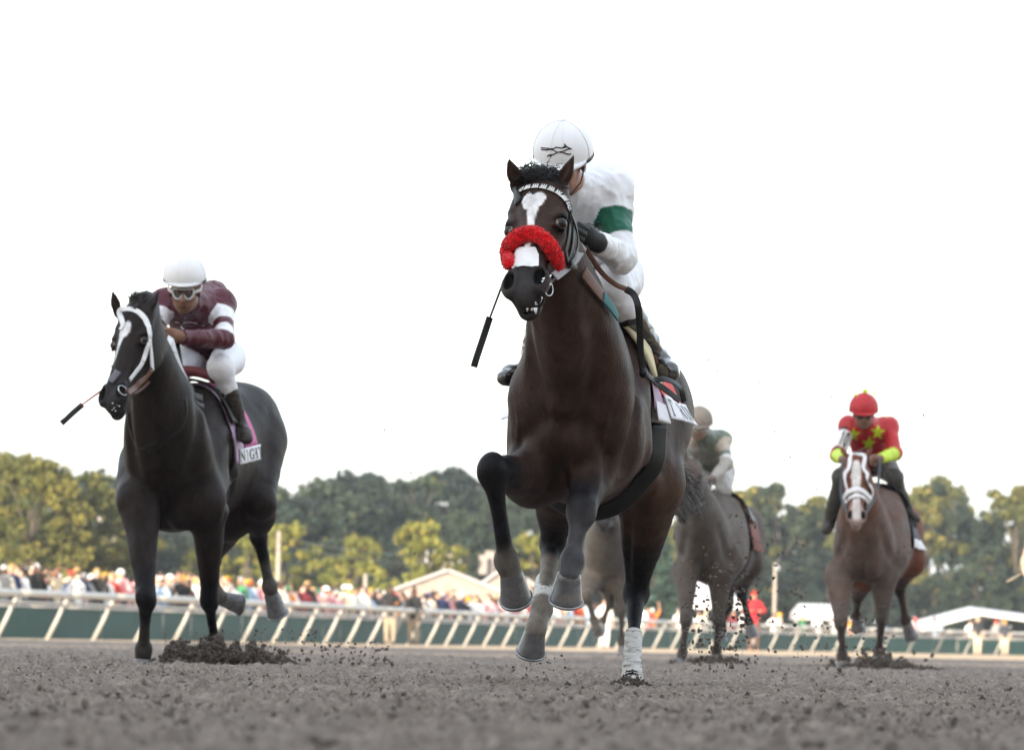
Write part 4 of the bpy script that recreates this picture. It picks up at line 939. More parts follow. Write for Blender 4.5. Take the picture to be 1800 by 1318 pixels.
# fleece noseband
N_ = Fld(P(850, 500, 21.4) - np.array([0, .5, 0]), P(1020, 380, 21.4) + np.array([0, .5, 0]), .005)
fp, fn = skin_pts(F, [(889, 458), (893, 440), (903, 424), (918, 414), (934, 411), (950, 417), (964, 431), (974, 448), (981, 464)], .022, 21.3)
fp[0] += P(885, 461, 21.3) * 0 + h['hz'] * -.01; N_.tube(fp, [.024, .030, .031, .031, .031, .031, .031, .031, .025], .01)
N_.wrinkle(.006, 45, 3, 2); N_.wrinkle(.003, 120, 9, 2); V, Q = N_.mesh(0, 0); nb = mobj('fleece_noseband', V, Q, FLEECE, br, True)
nrm = unit((fp[4] - h['Hd'](0, .33, -.1)))
idx = rng.choice(len(V), 2600); cen = fp[np.argmin(((V[idx][:, None] - fp[None]) ** 2).sum(-1), 1)]; dirv = V[idx] - cen; dirv /= np.linalg.norm(dirv, axis=1, keepdims=True)
strands('fleece_tuft', V[idx] - dirv * .003, V[idx] + dirv * .0035 + rng.normal(0, .0022, (2600, 3)), (0, 0, 0), FLEECE, nb, .0018, curl=.2, seg=2)
# white nose strip under the fleece, with a scalloped lower edge
NW = []; F_ = []; cols = 12; rows = 7
for r_ in range(rows + 1):
    for c_ in range(cols + 1):
        x = 896 + (947 - 896) * c_ / cols + (6 if r_ < 3 else 0) * (1 - r_ / 3) * (1 - 2 * c_ / cols); y = 434 + (467 - 434) * r_ / rows + (1.8 * abs(math.sin(c_ / cols * math.pi * 2)) if r_ == rows else 0); NW.append((x, y))
wp, wn = skin_pts(F, NW, .004, 21.25); wp = wp + wn * (np.array([0.0018 if (i // (cols + 1)) % 2 else 0 for i in range(len(wp))])[:, None])
b = MB(); ff = [(r_ * 13 + c_, r_ * 13 + c_ + 1, (r_ + 1) * 13 + c_ + 1, (r_ + 1) * 13 + c_) for r_ in range(rows) for c_ in range(cols)]; b.add(wp, ff); b.add(wp - wn * .004, [f[::-1] for f in ff]); b.build('nose_strip', WHITEM, br)
# bit, rings, foam
b = MB(); p, n = skin_pts(F, [(957, 489), (966, 487), (963, 499)], .006, 21.25); b.ring(P(964, 507, 21.25), (.9, -1, .2), .022, .0022, 20, 6, ell=1.3); b.ring(P(960, 498, 21.2), (.6, -1, .2), .014, .0022, 18, 6); b.tube([P(954, 492, 21.2), P(964, 488, 21.22), P(972, 478, 21.3)], [.007, .006, .005], 8); b.tube([P(952, 494, 21.2), P(960, 502, 21.2), P(968, 500, 21.22)], .004, 6); b.tube([P(950, 519, 21.2), P(953, 527, 21.2), P(948, 537, 21.2)], .004, 6); b.build('bit_ring', STEELB, br)
b = MB(); p, n = skin_pts(F, [(951, 510), (958, 520), (955, 532), (946, 540)], .012, 21.25); b.strap(p, n, .016, .005); b.build('chin_strap', LEATHER, br)
b = MB()
for i in range(9):
    t = i / 8; x, y = 926 + 22 * t + rng.normal(0, 2), 545 - 3 * t - (rng.uniform(0, 16) if t > .6 else 0) + rng.normal(0, 1.5); p, n = skin_pts(F, [(x, y)], .001, 21.15); b.sphere(p[0], rng.uniform(.002, .005), 8, 5)
p = P(941, 541, 21.12); b.tube([p, p + np.array([.001, 0, -.012]), p + np.array([.003, 0, -.024])], [.008, .006, .001], 7)
tag(b.build('mouth_foam', FOAM, h['root']), 'white foam dripping from the mouth', kind='stuff')
# forelock and crest of mane
r0, _ = skin_pts(F, [(952 + rng.uniform(-24, 30), 317 + rng.uniform(-5, 4)) for _ in range(420)], -.004, HD)
strands('forelock', r0, r0 + np.stack([rng.uniform(-.075, .05, 420), rng.uniform(.0, .08, 420), rng.uniform(-.012, .036, 420)], 1), (-.01, -.005, .016), HAIR, h['root'], .0019, curl=.55)
# mane, blown over the far side of the crest
mp = []; md = []
for i in range(190):
    t = rng.uniform(0, 1); q = np.array([P(*z[:3]) for z in ((950, 322, 21.75), (975, 380, 22.0), (1000, 460, 22.25), (1020, 520, 22.5))]); c = cr(q, 8); p = c[int(t * (len(c) - 1))]; mp.append(p + np.array([0, .1, .1]))
mp, _ = F.snap(np.array(mp), -.004, 30); md = mp + np.stack([rng.uniform(-.10, .02, 190), rng.uniform(.05, .16, 190), rng.uniform(-.06, .06, 190)], 1)
strands('mane', mp, md, (0, 0, .02), HAIR, h['root'], .005, curl=.2)
# tail streaming behind to the right
tr = P(1150, 745, 24.3); n_ = 520
q_ = rng.uniform(0, 1, n_) ** .6; a_ = tr + rng.normal(0, .02, (n_, 3)); e_ = np.array([P(1200 + 22 * t + rng.normal(0, 9), 835 + 58 * t + rng.normal(0, 16), 24.9 + rng.normal(0, .1)) for t in q_])
strands('tail', a_, e_, (-0.02, .25, -.02), HAIRG, h['root'], .0018, curl=.06, seg=9)
leg_wrap(h, P(1114, 1112, 23.46), P(1111, 1165, 23.35), .0345, .037); leg_wrap(h, P(1111, 1164, 23.35), P(1111, 1214, 23.27), .038, .050)
leg_wrap(h, P(960, 1020, 23.28), P(954, 1057, 23.14), .041, .043)

# saddlecloth, pad, saddle, girth
sc_, at0 = cloth_panel(h, 'saddlecloth', LILAC, None, 0.12, -0.14, -80, 80, .014, 10, 34, .006, 1, flare=.045, back=.12)
tag(sc_, 'lilac and red saddlecloth with a white lettered hem under the white rider', 'saddlecloth', 'saddlecloths')
cloth_panel(h, 'red_panel', REDC, sc_, -0.13, -0.60, -67, 67, .016, 12, 30, .004, 2, flare=.045, back=.12)
_, at1 = cloth_panel(h, 'name_hem', WHITEC, sc_, -0.125, -0.60, 65, 85, .020, 14, 8, .006, 3, flare=.055, back=.16)
cloth_panel(h, 'name_hem', WHITEC, sc_, -0.125, -0.60, -85, -65, .020, 14, 8, .006, 3, flare=.055, back=.16)
cloth_panel(h, 'name_hem', WHITEC, sc_, 0.11, -0.13, 73, 89, .018, 10, 6, .006, 3, flare=.05, back=.12)
letters('T ROD', lambda u, v: at1(u, v), 0.05, 0.97, 0.86, 0.16, BLACK, sc_)
pd, _ = cloth_panel(h, 'saddle_pad', CREAM, None, 0.17, -0.20, -60, 60, .022, 10, 24, .003, 5, thick=.016, flare=.02)
tag(pd, 'cream pad lying under the saddle of the leading horse', 'saddle pad')
sd, _ = cloth_panel(h, 'saddle', BROWNL, None, 0.02, -0.34, -52, 52, .036, 10, 20, .0, 5, thick=.012)
tag(sd, 'small brown leather saddle under the white rider', 'saddle', 'saddles')
def girth(h, f, label, wd, a0=58, a1=302, off=.010, m=LEATHER, tilt=0.0, th=.008):
    O = []; Dr = []
    for an in np.linspace(R_(a0), R_(a1), 40):
        c = h['L'](f, 0, 1.12); d = h['lf'] * math.sin(an) + h['up'] * math.cos(an); O.append(c + d * .75); Dr.append(-d)
    p, n, ok = h['F'].shoot(np.array(O), np.array(Dr), off, far=.74)
    for _ in range(3): p[1:-1] = (p[:-2] + 2 * p[1:-1] + p[2:]) / 4
    b = MB(); b.strap(p + n * wd * tilt * .3, n + h['fw'] * tilt, wd, th); return tag(b.build('girth', m), label, 'girth', 'girths')
girth(h, -0.03, 'black girth strap round the belly of the leading horse', .085, 90, 270, tilt=.8, th=.012)
b = MB()
for an in (150, 180):
    pass
# reins
def line(name, pts, nor, wd, m, parent=None, th=.004, k=8):
    q = cr(np.array(pts), k); n = np.tile(unit(nor), (len(q), 1)); b = MB(); b.strap(q, n, wd, th); return b.build(name, m, parent)
rn = empty('reins', P(1030, 440, 21.95), 'brown and black reins held by the rider in white', 'reins', 'reins'); rn['_w'] = tuple(map(float, P(1030, 440, 21.95)))
line('rein_strap', [P(975, 486, 21.27), P(992, 473, 21.5), P(1010, 456, 21.72), P(1026, 432, 21.95)], (0.5, -1, .35), .036, GREYL, rn)
line('rein_strap', [P(1028, 434, 21.95), P(1045, 462, 21.98), P(1062, 484, 22.05), P(1082, 500, 22.1), P(1100, 508, 22.15)], (-.1, -1, .1), .020, BROWNL, rn)
line('rein_strap', [P(1100, 508, 22.15), P(1114, 518, 22.15), P(1122, 540, 22.12), P(1125, 580, 22.15), P(1126, 620, 22.18), P(1131, 652, 22.2)], (.3, -1, .1), .028, LEATHER, rn)
line('rein_strap', [P(1129, 642, 22.2), P(1137, 657, 22.2), P(1158, 676, 22.3), P(1177, 690, 22.35), P(1194, 704, 22.4)], (.3, -1, .4), .026, LEATHER, rn)
line('rein_strap', [P(1150, 668, 22.28), P(1166, 666, 22.3), P(1184, 672, 22.35), P(1197, 684, 22.4), P(1203, 706, 22.42)], (.3, -1, .6), .024, LEATHER, rn)
b = MB(); b.sphere(P(1131, 656, 22.19), (.017, .02, .020), 10, 8); b.build('rein_knot', LEATHER, rn)
b = MB(); strap_on(b, F, [(1026, 478), (1038, 494), (1052, 512), (1064, 526)], 22.2, .05, .006, .02); b.build('neck_strap', BROWNL, rn)
b = MB(); strap_on(b, F, [(1061, 522), (1074, 538), (1086, 556)], 22.25, .045, .006, .022); b.build('neck_strap', TEAL, rn)
# whip
wh = empty('whip', P(885, 495, 22.0), 'black riding whip hanging beside the nose of the leading horse', 'whip', 'whips'); wh['_w'] = tuple(map(float, P(885, 495, 22.0)))
b = MB(); b.tube([P(931, 420, 22.08), P(885, 495, 22.0), P(860, 562, 21.95)], [.007, .0045, .0038], 8); b.build('shaft', BLACK, wh)
line('flap', [P(861, 558, 21.95), P(850, 592, 21.93), P(838, 628, 21.9), P(833, 645, 21.9)], (.3, -1, 0), .026, BLACK, wh, .008)
# ------------------------------------------------------------------ second horse and its rider, on the left
D2 = 31.6
second = horse(dict(S=1.0, O=(P(318, 1150, D2 + .5)[0], D2 + .5, 0), yaw=13, pitch=-6, dz=0.01, coat=(0.0185, 0.0125, 0.0115), h=0.0095, SH=1.06, ey=.245,
    label='dark brown racehorse on the left with a white bridle and narrow white blaze', group='galloping racehorses',
    neck=[(295, 790, D2, 0.26, 0.95), (288, 735, D2 - .2, 0.24, 0.9), (276, 680, D2 - .35, 0.19, 0.82), (262, 625, D2 - .5, 0.15, 0.8), (248, 580, D2 - .56, 0.115, 0.8)],
    poll=(241, 512, D2 - .64), nose=(188, 712, D2 - 1.05), face=30, muzzle=(0.026, 0.024, 0.026),
    ears=[((206, 548, D2 - .66), (198, 511, D2 - .68), (0.3, -1, 0)), ((261, 550, D2 - .72), (281, 508, D2 - .70), (-0.8, -0.6, 0))],
    legs=dict(
        fr=dict(p=[P(245, 880, D2), P(257, 1052, D2 - .25), P(252, 1140, D2 - .02), P(251, 1158, D2)], sole=P(250, 1178, D2), front=(-.1, -1, 0), s=1.0),
        fl=dict(p=[P(366, 890, D2 + .1), P(368, 1058, D2 + .35), P(376, 1122, D2 + .62), P(380, 1138, D2 + .66)], sole=P(384, 1166, D2 + .7), front=(0, -1, 0), s=.93),
        hr=dict(p=[P(400, 800, D2 + 1.4), P(400, 905, D2 + 1.2), P(372, 985, D2 + 1.65), P(378, 1044, D2 + 1.75), P(392, 1052, D2 + 1.8)], sole=P(424, 1058, D2 + 1.85), front=(-.3, -.6, -1), s=1.05),
        hl=dict(p=[P(450, 780, D2 + 1.4), P(458, 884, D2 + 1.05), P(455, 940, D2 + 1.45), P(474, 1030, D2 + 1.55), P(478, 1045, D2 + 1.58)], sole=P(490, 1078, D2 + 1.64), front=(-.4, -1, -.5), s=1.0, st=.60)),
    sculpt=[([(226, 700), (226, 760), (240, 830)], D2, .05, -.014, .04), ([(345, 690), (352, 760), (335, 830)], D2, .06, -.012, .05), ([(288, 830), (292, 890), (290, 935)], D2, .035, -.012, .04), ([(216, 800), (218, 860), (226, 900)], D2, .09, .012, .05), ([(362, 790), (372, 850), (368, 900)], D2, .10, .014, .05),
        ([(258, 870), (264, 915)], D2, .07, .014, .04), ([(326, 870), (324, 915)], D2, .07, .014, .04), ([(280, 700), (284, 770), (288, 820)], D2, .05, .010, .04), ([(404, 780), (408, 850), (396, 910)], D2 + .4, .035, -.014, .03), ([(240, 920), (246, 980)], D2, .03, .008, .02), ([(254, 940), (258, 1010)], D2, .012, -.005, .012)],
    points=dict(all=(0.009, 0.008, 0.010)), legdust=dict(fr=((.07, .06, .055), .6, .3), hr=((.13, .115, .10), 1.1, .1), hl=((.10, .088, .078), .9, .15)),
    blaze=[(0.195, 0.212, -0.004, -0.010, 0.030, 0.034, (0.70, 0.70, 0.72)), (0.165, 0.18, 0.0, -0.004, 0.003, 0.008, (0.7, 0.7, 0.72)), (0.215, 0.28, -0.02, -0.026, 0.018, 0.011, (0.70, 0.70, 0.72)), (0.28, 0.375, -0.026, -0.030, 0.011, 0.003, (0.70, 0.70, 0.72))],
    dust=[((.4, -.2, 1.0), (.4, .2, 1.0), .5, .3, .05, (.08, .07, .065))]))
MAROON = (0.075, 0.006, 0.017)
jk2 = person(dict(label='person in maroon silks with white armbands and white cap riding the left horse', group='jockeys', skin=(0.22, 0.115, 0.075), silk=MAROON, hs=1.0, s=1.0, stubble=.6, seed=4,
    J=dict(head=(325, 512, D2 + .15), neck=(338, 535, D2 + .45), chest=(345, 550, D2 + .65), waist=(358, 600, D2 + 1.05), pelvis=(372, 622, D2 + 1.2), sh_l=(391, 535, D2 + .62), sh_r=(290, 532, D2 + .55), el_l=(394, 596, D2 + .32), el_r=(262, 600, D2 + .3),
           wr_l=(318, 592, D2 + .0), wr_r=(283, 590, D2 + .05), hip_l=(402, 630, D2 + 1.1), hip_r=(335, 630, D2 + 1.1), kn_l=(388, 645, D2 + .38), kn_r=(305, 650, D2 + .5), an_l=(420, 748, D2 + .62), an_r=(265, 760, D2 + .85), to_l=(434, 772, D2 + .42), to_r=(258, 775, D2 + .7)),
    face=(-.05, -1, -.30), cap_tilt=0.0, cap_up=.088, peak=.12, cap=(.122, .134, .128), hump=[((374, 522, D2 + .8), .095), ((350, 520, D2 + .7), .06)], hands=dict(l=((-1, -.25, .15), (0, -.3, 1), (0, -.9, -.5)), r=((.3, -.9, .1), (0, -.3, -1), (0, -1, -.6))), gloves='',
    bands=[('l', 'sh_', 'el_', .30, .58, WHITE), ('l', 'sh_', 'el_', .76, 1.02, WHITE), ('r', 'sh_', 'el_', .30, .58, WHITE), ('r', 'sh_', 'el_', .76, 1.02, WHITE)], boot_at=.42, bootmat=BOOTD, wr=.009))
decal(jk2['silkfield'], [[(308, 566), (322, 568), (334, 566), (346, 569), (358, 572)], [(316, 574), (324, 578)], [(318, 571), (322, 580)]], 'chest_stripe', WHITEM, jk2['root'], D2 + .3, .0028, .001)
decal(jk2['breechfield'], [[(404, 586), (408, 596), (414, 604)], [(404, 600), (409, 592), (416, 588)], [(406, 606), (411, 598)]], 'breeches_emblem', BLACK, jk2['root'], D2 + .8, .004, .001)
h = second; F = h['F']; HD2 = D2 - .8
WHITEL = mat('white_leather', (0.72, 0.72, 0.74), rough=0.5, spec=0.4, noise=0.1, nscale=30, bump=.1, bscale=90)
br = empty('bridle', h['po'], 'white bridle on the dark horse on the left', 'bridle', 'bridles'); br['_w'] = tuple(map(float, h['po']))
b = MB(); strap_on(b, F, [(192, 568), (198, 556), (210, 547), (226, 543), (241, 547), (254, 559), (261, 574)], HD2, .030, .006, .004); b.build('browband', WHITEL, br)
b = MB(); strap_on(b, F, [(261, 572), (264, 590), (265, 604), (266, 620), (267, 638), (268, 652)], HD2, .026, .006, .005); strap_on(b, F, [(264, 596), (259, 612), (254, 628), (248, 642), (238, 655), (228, 668)], HD2, .026, .006, .007); strap_on(b, F, [(262, 606), (256, 622), (253, 636)], HD2, .016, .006, .012); b.build('cheekpiece', WHITEL, br)
b = MB(); strap_on(b, F, [(268, 648), (258, 662), (246, 672), (236, 682), (224, 690)], HD2, .034, .006, .006); b.build('jaw_strap', BROWNL, br)
b = MB(); strap_on(b, F, [(166, 662), (174, 660), (184, 658), (196, 659), (206, 664)], HD2, .075, .004, .004, 3); b.build('noseband', mat('grey_tape', (.11, .11, .13), rough=.6, bump=.2, bscale=80), br)
b = MB(); p, n = skin_pts(F, [(216, 686), (222, 695)], .008, HD2); b.ring(p[0], unit(n[0] + np.array([.8, 0, 0])), .030, .0026, 18, 6); b.ring(P(222, 700, HD2 - .1), (.9, -1, .2), .016, .0026, 18, 6); b.tube([P(208, 690, HD2 - .1), P(218, 697, HD2 - .1), P(226, 690, HD2 - .08)], .005, 6); b.build('bit_ring', STEELB, br)
b = MB()
for i in range(7): x, y = 206 + rng.normal(0, 5), 712 + rng.normal(0, 8); p, n = skin_pts(F, [(x, y)], .001, HD2); b.sphere(p[0], rng.uniform(.003, .006), 8, 5)
tag(b.build('mouth_foam', FOAM, h['root']), 'white foam at the mouth', kind='stuff')
r0, _ = skin_pts(F, [(236 + rng.uniform(-10, 12), 528 + rng.uniform(-3, 4)) for _ in range(70)], -.004, HD2)
strands('forelock', r0, r0 + np.stack([rng.uniform(-.03, .05, 70), rng.uniform(0, .08, 70), rng.uniform(0, .035, 70)], 1), (0, 0, .02), HAIR, h['root'], .005, curl=.3)
c_ = cr(np.array([P(*z) for z in ((245, 545, D2 - .5), (268, 585, D2 - .2), (290, 635, D2 + .1), (310, 680, D2 + .3))]), 10); mp, _ = F.snap(c_[rng.integers(0, len(c_), 140)] + np.array([0, .1, .1]), -.004, 30)
strands('mane', mp, mp + np.stack([rng.uniform(-.03, .08, 140), rng.uniform(.06, .16, 140), rng.uniform(-.08, .05, 140)], 1), (0, 0, .02), HAIR, h['root'], .005, curl=.2)
tr = h['L'](-1.30, 0, 1.30); strands('tail', tr + rng.normal(0, .03, (160, 3)), np.array([P(402 + rng.normal(0, 8), 900 + rng.normal(0, 16), D2 + 2.2) for _ in range(160)]), (0, .25, .02), HAIRG, h['root'], .006, curl=.08, seg=8)
PINK = mat('pink_saddlecloth', (.55, .12, .30), rough=.65, noise=.1, nscale=20, bump=.1, bscale=60)
sc2, _ = cloth_panel(h, 'saddlecloth', LILAC, None, 0.0, -0.20, -88, 88, .012, 8, 34, .006, 1, flare=.004); tag(sc2, 'lilac and pink saddlecloth with a lettered white hem on the left horse', 'saddlecloth', 'saddlecloths')
cloth_panel(h, 'pink_panel', PINK, sc2, -.19, -.46, -76, 74, .014, 12, 30, .004, 2, back=.03); _, at2 = cloth_panel(h, 'name_hem', WHITEC, sc2, -.06, -.50, 74, 90, .018, 18, 8, .008, 4, flare=.01, back=.04)
letters('NIGHT', at2, .0, .93, .85, .15, BLACK, sc2)
s_, _ = cloth_panel(h, 'saddle', LEATHER, None, .04, -.16, -50, 50, .03, 10, 20, 0, 5, thick=.014); tag(s_, 'small dark saddle with a maroon pommel under the rider in maroon', 'saddle', 'saddles')
b = MB(); p, n = F.snap([h['L'](.0 - .0 * abs(t), .17 * t, 1.62 - .04 * t * t) for t in np.linspace(-1, 1, 11)], .075); b.tube(p, .03, 10); b.build('saddle_pommel', mat('maroon_leather', (.16, .035, .04), rough=.5), s_)
girth(h, -.02, 'dark girth strap round the belly of the left horse', .085)
rn = empty('reins', P(300, 598, D2 - .1), 'white and brown reins held by the rider in maroon', 'reins', 'reins'); rn['_w'] = tuple(map(float, P(300, 598, D2 - .1)))
line('rein_strap', [P(220, 694, HD2 - .05), P(245, 686, HD2 + .1), P(268, 663, D2 - .55), P(284, 638, D2 - .4), P(291, 622, D2 - .3)], (.4, -1, .2), .018, BROWNL, rn)
line('rein_strap', [P(291, 624, D2 - .3), P(296, 606, D2 - .2), P(300, 592, D2 - .08)], (.4, -1, .2), .032, WHITEL, rn)
line('rein_strap', [P(301, 596, D2 - .1), P(308, 622, D2 - .12), P(318, 650, D2 - .12), P(328, 670, D2 - .1)], (.4, -1, .2), .030, WHITEL, rn)
line('rein_strap', [P(327, 668, D2 - .1), P(333, 692, D2 - .08), P(346, 708, D2 - .02), P(358, 713, D2 + .05)], (.4, -1, .3), .024, LEATHER, rn)
line('rein_strap', [P(310, 600, D2 + .05), P(316, 640, D2 + .02), P(322, 672, D2), P(338, 692, D2 + .05), P(356, 700, D2 + .15)], (.5, -1, .2), .036, LEATHER, rn)
b = MB(); strap_on(b, F, [(326, 700, D2), (328, 725, D2), (318, 752, D2), (296, 770, D2 - .1), (272, 780, D2 - .1), (250, 788, D2 - .1), (236, 775, D2 - .1), (227, 748, D2 - .1), (224, 725, D2 - .1)], D2, .020, .004, .003); strap_on(b, F, [(300, 768, D2), (285, 782, D2), (262, 792, D2), (238, 796, D2)], D2, .014, .004, .003); tag(b.build('neck_strap', LEATHER), 'thin black martingale strap looped round the neck of the left horse', 'strap')
wh = empty('whip', P(156, 703, HD2), 'short black riding whip beside the muzzle of the left horse', 'whip', 'whips'); wh['_w'] = tuple(map(float, P(156, 703, HD2)))
b = MB(); b.tube([P(215, 660, D2 - .4), P(158, 701, D2 - .6), P(142, 713, D2 - .65)], [.006, .005, .004], 8); b.build('shaft', mat('red_shaft', (.35, .03, .03), rough=.4), wh)
line('flap', [P(145, 711, D2 - .64), P(130, 724, D2 - .66), P(116, 737, D2 - .7), P(108, 744, D2 - .7)], (.3, -1, .2), .03, BLACK, wh, .01)

# ------------------------------------------------------------------ the dusty horses behind
DUST = (0.122, 0.106, 0.094)
D4 = 50.0
fourth = horse(dict(S=1.0, O=(P(1258, 1150, D4 + .5)[0], D4 + .5, 0), yaw=11, pitch=1, dz=-0.06, coat=(0.070, 0.047, 0.039), h=0.013, dusty=True, SH=1.0, blur=2, label='grey dusted chestnut racehorse just right of the leading horse', group='galloping racehorses',
    neck=[(1235, 945, D4, .26, .95), (1232, 915, D4 - .2, .23, .9), (1226, 880, D4 - .35, .18, .82), (1220, 850, D4 - .5, .14, .8), (1216, 828, D4 - .55, .11, .8)], poll=(1214, 806, D4 - .65), nose=(1194, 902, D4 - 1.05), face=20,
    ears=[((1206, 806, D4 - .6), (1200, 786, D4 - .6), (0, -1, 0)), ((1221, 806, D4 - .6), (1228, 786, D4 - .6), (0, -1, 0))],
    legs=dict(fr=dict(p=[P(1206, 1000, D4), P(1206, 1088, D4 - .25), P(1199, 1148, D4), P(1197, 1158, D4)], sole=P(1196, 1172, D4), front=(-.1, -1, 0), s=1.05),
        fl=dict(p=[P(1266, 1005, D4 + .1), P(1262, 1090, D4 + .2), P(1259, 1142, D4 + .6), P(1259, 1150, D4 + .6)], sole=P(1258, 1166, D4 + .6), front=(0, -1, 0), s=1.05),
        hr=dict(p=[P(1285, 950, D4 + 1.4), P(1272, 1010, D4 + 1.2), P(1280, 1060, D4 + 1.5), P(1268, 1102, D4 + 1.5), P(1268, 1110, D4 + 1.5)], sole=P(1266, 1126, D4 + 1.5), front=(0, -1, 0)),
        hl=dict(p=[P(1300, 940, D4 + 1.4), P(1314, 990, D4 + 1.1), P(1304, 1040, D4 + 1.5), P(1316, 1092, D4 + 1.5), P(1318, 1100, D4 + 1.5)], sole=P(1324, 1120, D4 + 1.5), front=(-.3, -1, -.4))),
    sculpt=[([(1238, 940), (1238, 1000)], D4, .045, -.016, .04), ([(1208, 930), (1202, 965), (1190, 990)], D4, .045, -.012, .04), ([(1262, 930), (1272, 965), (1284, 985)], D4, .045, -.012, .04), ([(1220, 960), (1222, 998)], D4, .07, .016, .04), ([(1254, 960), (1252, 998)], D4, .07, .016, .04)],
    points=dict(all=(.03, .026, .025)), legdust={q: (DUST, .6, .6) for q in ('fr', 'fl')}, dust=[((.5, -.3, .9), (.3, .3, 1.5), .75, .35, .95, DUST), ((.9, 0, 1.6), (.5, 0, 1.3), .4, .3, .8, DUST)]))
jk4 = person(dict(label='person in dirt covered green and white silks and brown cap riding the grey dusted horse', group='jockeys', skin=(.25, .16, .12), silk=(.018, .095, .055), s=1.0, seed=9, dirt=.85, dirtcol=(.26, .24, .22), breeches=(.60, .58, .57), hs2=.009, h=.010, wr=.008, capmat='dusty_cap', rimmat='dusty_rim',
    J=dict(head=(1229, 748, D4 + .2), neck=(1240, 768, D4 + .45), chest=(1244, 782, D4 + .6), waist=(1254, 815, D4 + .95), pelvis=(1258, 828, D4 + 1.1), sh_l=(1270, 772, D4 + .55), sh_r=(1212, 768, D4 + .5), el_l=(1277, 814, D4 + .35), el_r=(1204, 812, D4 + .3), wr_l=(1252, 842, D4 + .05), wr_r=(1226, 844, D4 + .05),
           hip_l=(1272, 830, D4 + 1.0), hip_r=(1240, 832, D4 + 1.0), kn_l=(1272, 862, D4 + .5), kn_r=(1216, 862, D4 + .5), an_l=(1298, 928, D4 + .85), an_r=(1196, 930, D4 + .8), to_l=(1307, 950, D4 + .7), to_r=(1190, 945, D4 + .65)),
    face=(-.05, -1, -.35), cap_tilt=0.0, cap=(.122, .135, .128), hands=dict(l=((-.8, -.5, -.2), (0, -.3, 1), (0, -.9, -.5)), r=((.8, -.5, -.2), (0, -.3, -1), (0, -1, -.6))), bands=[('l', 'sh_', 'el_', .0, .62, (.42, .38, .33)), ('l', 'sh_', 'el_', .78, .98, WHITE), ('l', 'el_', 'wr_', .0, 1.1, (.5, .46, .42)), ('r', 'sh_', 'el_', .0, .62, (.42, .38, .33))], boot_at=.5, bootmat=BOOTG)) if mat('dusty_cap', (.20, .18, .168), rough=.8, noise=.3, nscale=30) and mat('dusty_rim', (.2, .16, .14), rough=.8) else None
D5 = 47.5
fifth = horse(dict(S=1.0, O=(P(1538, 1150, D5 + .5)[0], D5 + .5, 0), yaw=9, pitch=1, dz=-0.05, coat=(0.125, 0.040, 0.019), h=0.013, dusty=True, SH=1.0, blur=2, label='chestnut racehorse on the right with a broad white blaze and white bridle', group='galloping racehorses',
    neck=[(1520, 960, D5, .27, .98), (1518, 925, D5 - .2, .24, .94), (1514, 885, D5 - .35, .19, .85), (1510, 850, D5 - .5, .145, .8), (1507, 825, D5 - .55, .11, .8)], poll=(1505, 798, D5 - .65), nose=(1506, 918, D5 - 1.0), face=0, muzzle=(.33, .26, .23),
    ears=[((1488, 800, D5 - .6), (1474, 782, D5 - .5), (-.6, -1, 0)), ((1522, 800, D5 - .6), (1536, 784, D5 - .5), (.6, -1, 0))],
    legs=dict(fr=dict(p=[P(1476, 1010, D5), P(1478, 1095, D5 - .25), P(1481, 1152, D5), P(1481, 1162, D5)], sole=P(1481, 1178, D5), front=(0, -1, 0), s=1.1),
        fl=dict(p=[P(1553, 1010, D5 + .1), P(1550, 1085, D5 + .2), P(1545, 1142, D5 + .5), P(1545, 1152, D5 + .5)], sole=P(1545, 1168, D5 + .5), front=(0, -1, 0), s=1.05),
        hr=dict(p=[P(1545, 960, D5 + 1.4), P(1520, 1010, D5 + 1.2), P(1508, 1050, D5 + 1.5), P(1505, 1082, D5 + 1.7), P(1506, 1088, D5 + 1.7)], sole=P(1508, 1104, D5 + 1.75), front=(0, -1, -.5)),
        hl=dict(p=[P(1585, 930, D5 + 1.4), P(1598, 985, D5 + 1.1), P(1582, 1032, D5 + 1.5), P(1592, 1090, D5 + 1.5), P(1595, 1098, D5 + 1.5)], sole=P(1603, 1120, D5 + 1.55), front=(-.2, -1, -.5))),
    sculpt=[([(1519, 955), (1519, 1015)], D5, .045, -.016, .04), ([(1488, 930), (1480, 965), (1464, 990)], D5, .045, -.012, .04), ([(1548, 930), (1558, 965), (1572, 990)], D5, .045, -.012, .04), ([(1500, 975), (1502, 1010)], D5, .07, .016, .04), ([(1538, 975), (1536, 1010)], D5, .07, .016, .04), ([(1468, 890), (1464, 940)], D5, .09, .014, .05), ([(1578, 890), (1580, 940)], D5, .09, .014, .05)],
    points=dict(all=(.05, .030, .024)), legdust={q: (DUST, .45, .8) for q in ('fr', 'fl')}, blaze=[(.08, .2, 0, 0, .030, .042, (.62, .60, .58)), (.2, .45, 0, 0, .034, .030, (.62, .60, .58)), (.45, .54, 0, 0, .034, .034, (.55, .50, .48))],
    dust=[((.5, -.3, .85), (.4, .3, 1.2), .6, .35, .8, DUST), ((.3, -.2, .8), (.3, .2, .8), .4, .3, .6, DUST)]))
RED = (.46, .012, .022); LIME = (.52, .72, .03)
